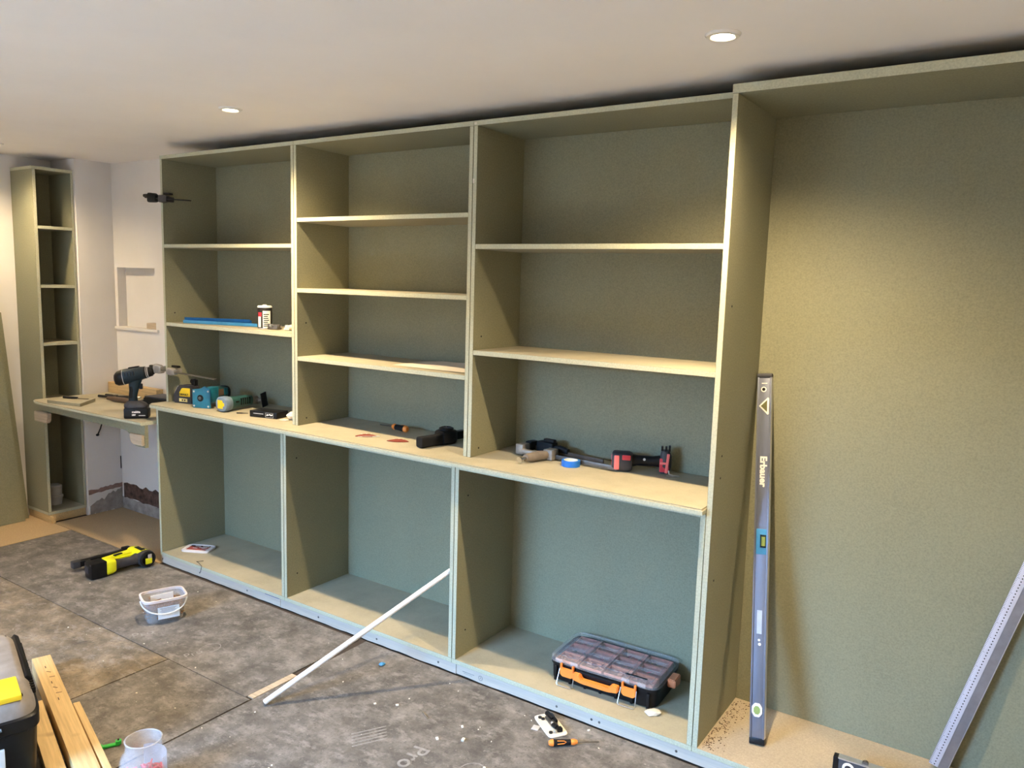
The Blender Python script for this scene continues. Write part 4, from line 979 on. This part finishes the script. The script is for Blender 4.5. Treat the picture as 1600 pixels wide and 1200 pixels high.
# pine battens
def batten(label, p, q, L, w_, h, off):
    d = (Vector(q)-Vector(p)).normalized()
    t = thing('pine_batten', label, 'timber', (p[0], p[1], .0008), math.degrees(math.atan2(d.y, d.x)), 'pine battens beside the toolbox')
    MB().bx(0, L, -w_, 0, 0, h, .0018).build('timber', M_PINE, t)
    if off:
        mb = MB()
        for k in range(7): mb.box((.10+.045*k, -w_*.5+.004*(k % 3), h+.0002), (.018, .003, .0006), 0, (0, 0, R(40*(k % 3))))
        mb.build('pencil_marks', M_BROWN, t)
    return t
batten('thickest pine batten, in the middle of the three by the toolbox', (.708, -.894), (1.535, -1.152), 1.5, .062, .060, 1)
batten('pine batten lying between the toolbox and the thickest batten', (.98, -1.053), (1.932, -1.360), 1.2, .049, .040, 0)
batten('narrow pine batten lying on the open floor side of the thickest one', (1.120, -.998), (1.560, -1.132), 1.1, .021, .058, 0)
t = thing('plastic_clip', 'small bright green plastic clip beside the pine battens', 'clip', (1.362, -1.032, .0008), 62)
MB().bx(-.035, .030, -.007, .007, 0, .007, .002).box((.026, 0, .010), (.018, .016, .012), .003).bx(-.035, -.020, -.009, .009, .0, .010, .002).build('clip', M_GREEN, t)
MB().cyl((.026, -.002, .0155), (.026, .004, .0165), .003).build('hole', M_INK, t)

# white plate with black fittings, tag, screwdriver on the floor
t = thing('blister_plate', 'white plastic tray holding black metal fittings against the plinth', 'tray', (2.440, -.083, .001), -35)
pl = MB().loft([(0, 0, 0, .070, .036), (.003, 0, 0, .071, .037), (.005, 0, 0, .069, .035), (.0035, 0, 0, .060, .027)], 'z', 36, 7).build('tray', pm('ivory_plastic', (.80, .74, .62), .45, var=.04), t)
MB().bx(-.045, .012, -.004, .022, .004, .012, .003).bx(-.030, .045, .006, .020, .004, .010, .002).build('fitting_plate', M_DSTEEL, t)
MB().cyl((-.06, .012, .012), (-.015, .016, .012), .009).cyl((.012, .002, .011), (.034, .008, .011), .008).box((.045, .012, .011), (.018, .018, .014), .003).box((-.02, .020, .014), (.05, .010, .012), .003).build('hinge_arms', M_BLACK, t)
MB().sph((.050, -.006, .010), .007).sph((.010, .0, .017), .005).build('screw_heads', M_STEEL, t)
for q in ((-.052, -.018), (.045, -.020), (-.040, -.012)): MB().cyl((q[0], q[1], .003), (q[0], q[1], .008), .0065, seg=12).build('plug', M_INK, t)
tag(MB().bx(-.012, .012, -.014, .014, 0, .002, .0005).build('paper_tag', M_LGREY), 'small grey paper tag tucked beside the white fittings tray', 'tag', None, (2.405, -.125, .0006), 10)
screwdriver('orange and black screwdriver lying on the floor before the plinth', (2.496, -.190, .0008), 40.5, Ls=.075, rh=.0115)
t = thing('nail', 'thin bright nail lying on the floor sheet', 'nail', (2.052, -.292, .0008), -28)
MB().cyl((-.026, 0, .002), (.022, 0, .002), .0015, seg=8).cyl((.022, 0, .0035), (.0235, 0, .0035), .0035, seg=10).build('nail', M_STEEL, t)
crumple('blue_scrap', 'tiny blue plastic scrap on the floor beside the white rod', 'scrap', (1.685, -.118, .0006), .013, (1, 1.2, .5), M_BLUEH, 12, 0, 'scrap')
# debris
rn = random.Random(21); mb = MB()
for _ in range(70):
    x, y = rn.uniform(-.6, 3.0), rn.uniform(-1.05, -.06)
    if x < 1.55 and y < -.85: continue
    r = rn.uniform(.0008, .0026)
    mb.box((x, y, r*.5+.0004), (r*2*rn.uniform(.6, 1.8), r*2, r), 0, (0, 0, rn.uniform(0, 3)))
for x, y, r in ((2.176, -.376, .007), (2.25, -.33, .008), (2.395, -.412, .006), (2.405, -.425, .006), (2.20, -.27, .006), (2.56, -.03, .005), (1.93, -.30, .006), (1.86, -.34, .005)):
    mb.box((x, y, r*.4), (r*1.8, r*1.3, r*.8), r*.2, (0, 0, rn.uniform(0, 3)))
o = mb.build('debris', M_CHIP); o['kind'] = 'stuff'; tag(o, 'pale plaster and wood crumbs scattered on the floor sheets', 'debris')
mb = MB()
for _ in range(260):
    k = rn.random()
    x = 2.936+abs(rn.gauss(0, .03)); y = rn.uniform(.01, .37)
    r = rn.uniform(.0006, .0018); mb.box((x, y, Zb+r*.4), (r*rn.uniform(1, 4), r*1.4, r*.8), 0, (0, 0, rn.uniform(0, 3)))
o = mb.build('sawdust', M_BROWN); o['kind'] = 'stuff'; tag(o, 'dark wood shavings along the side inside the tall unit', 'sawdust')
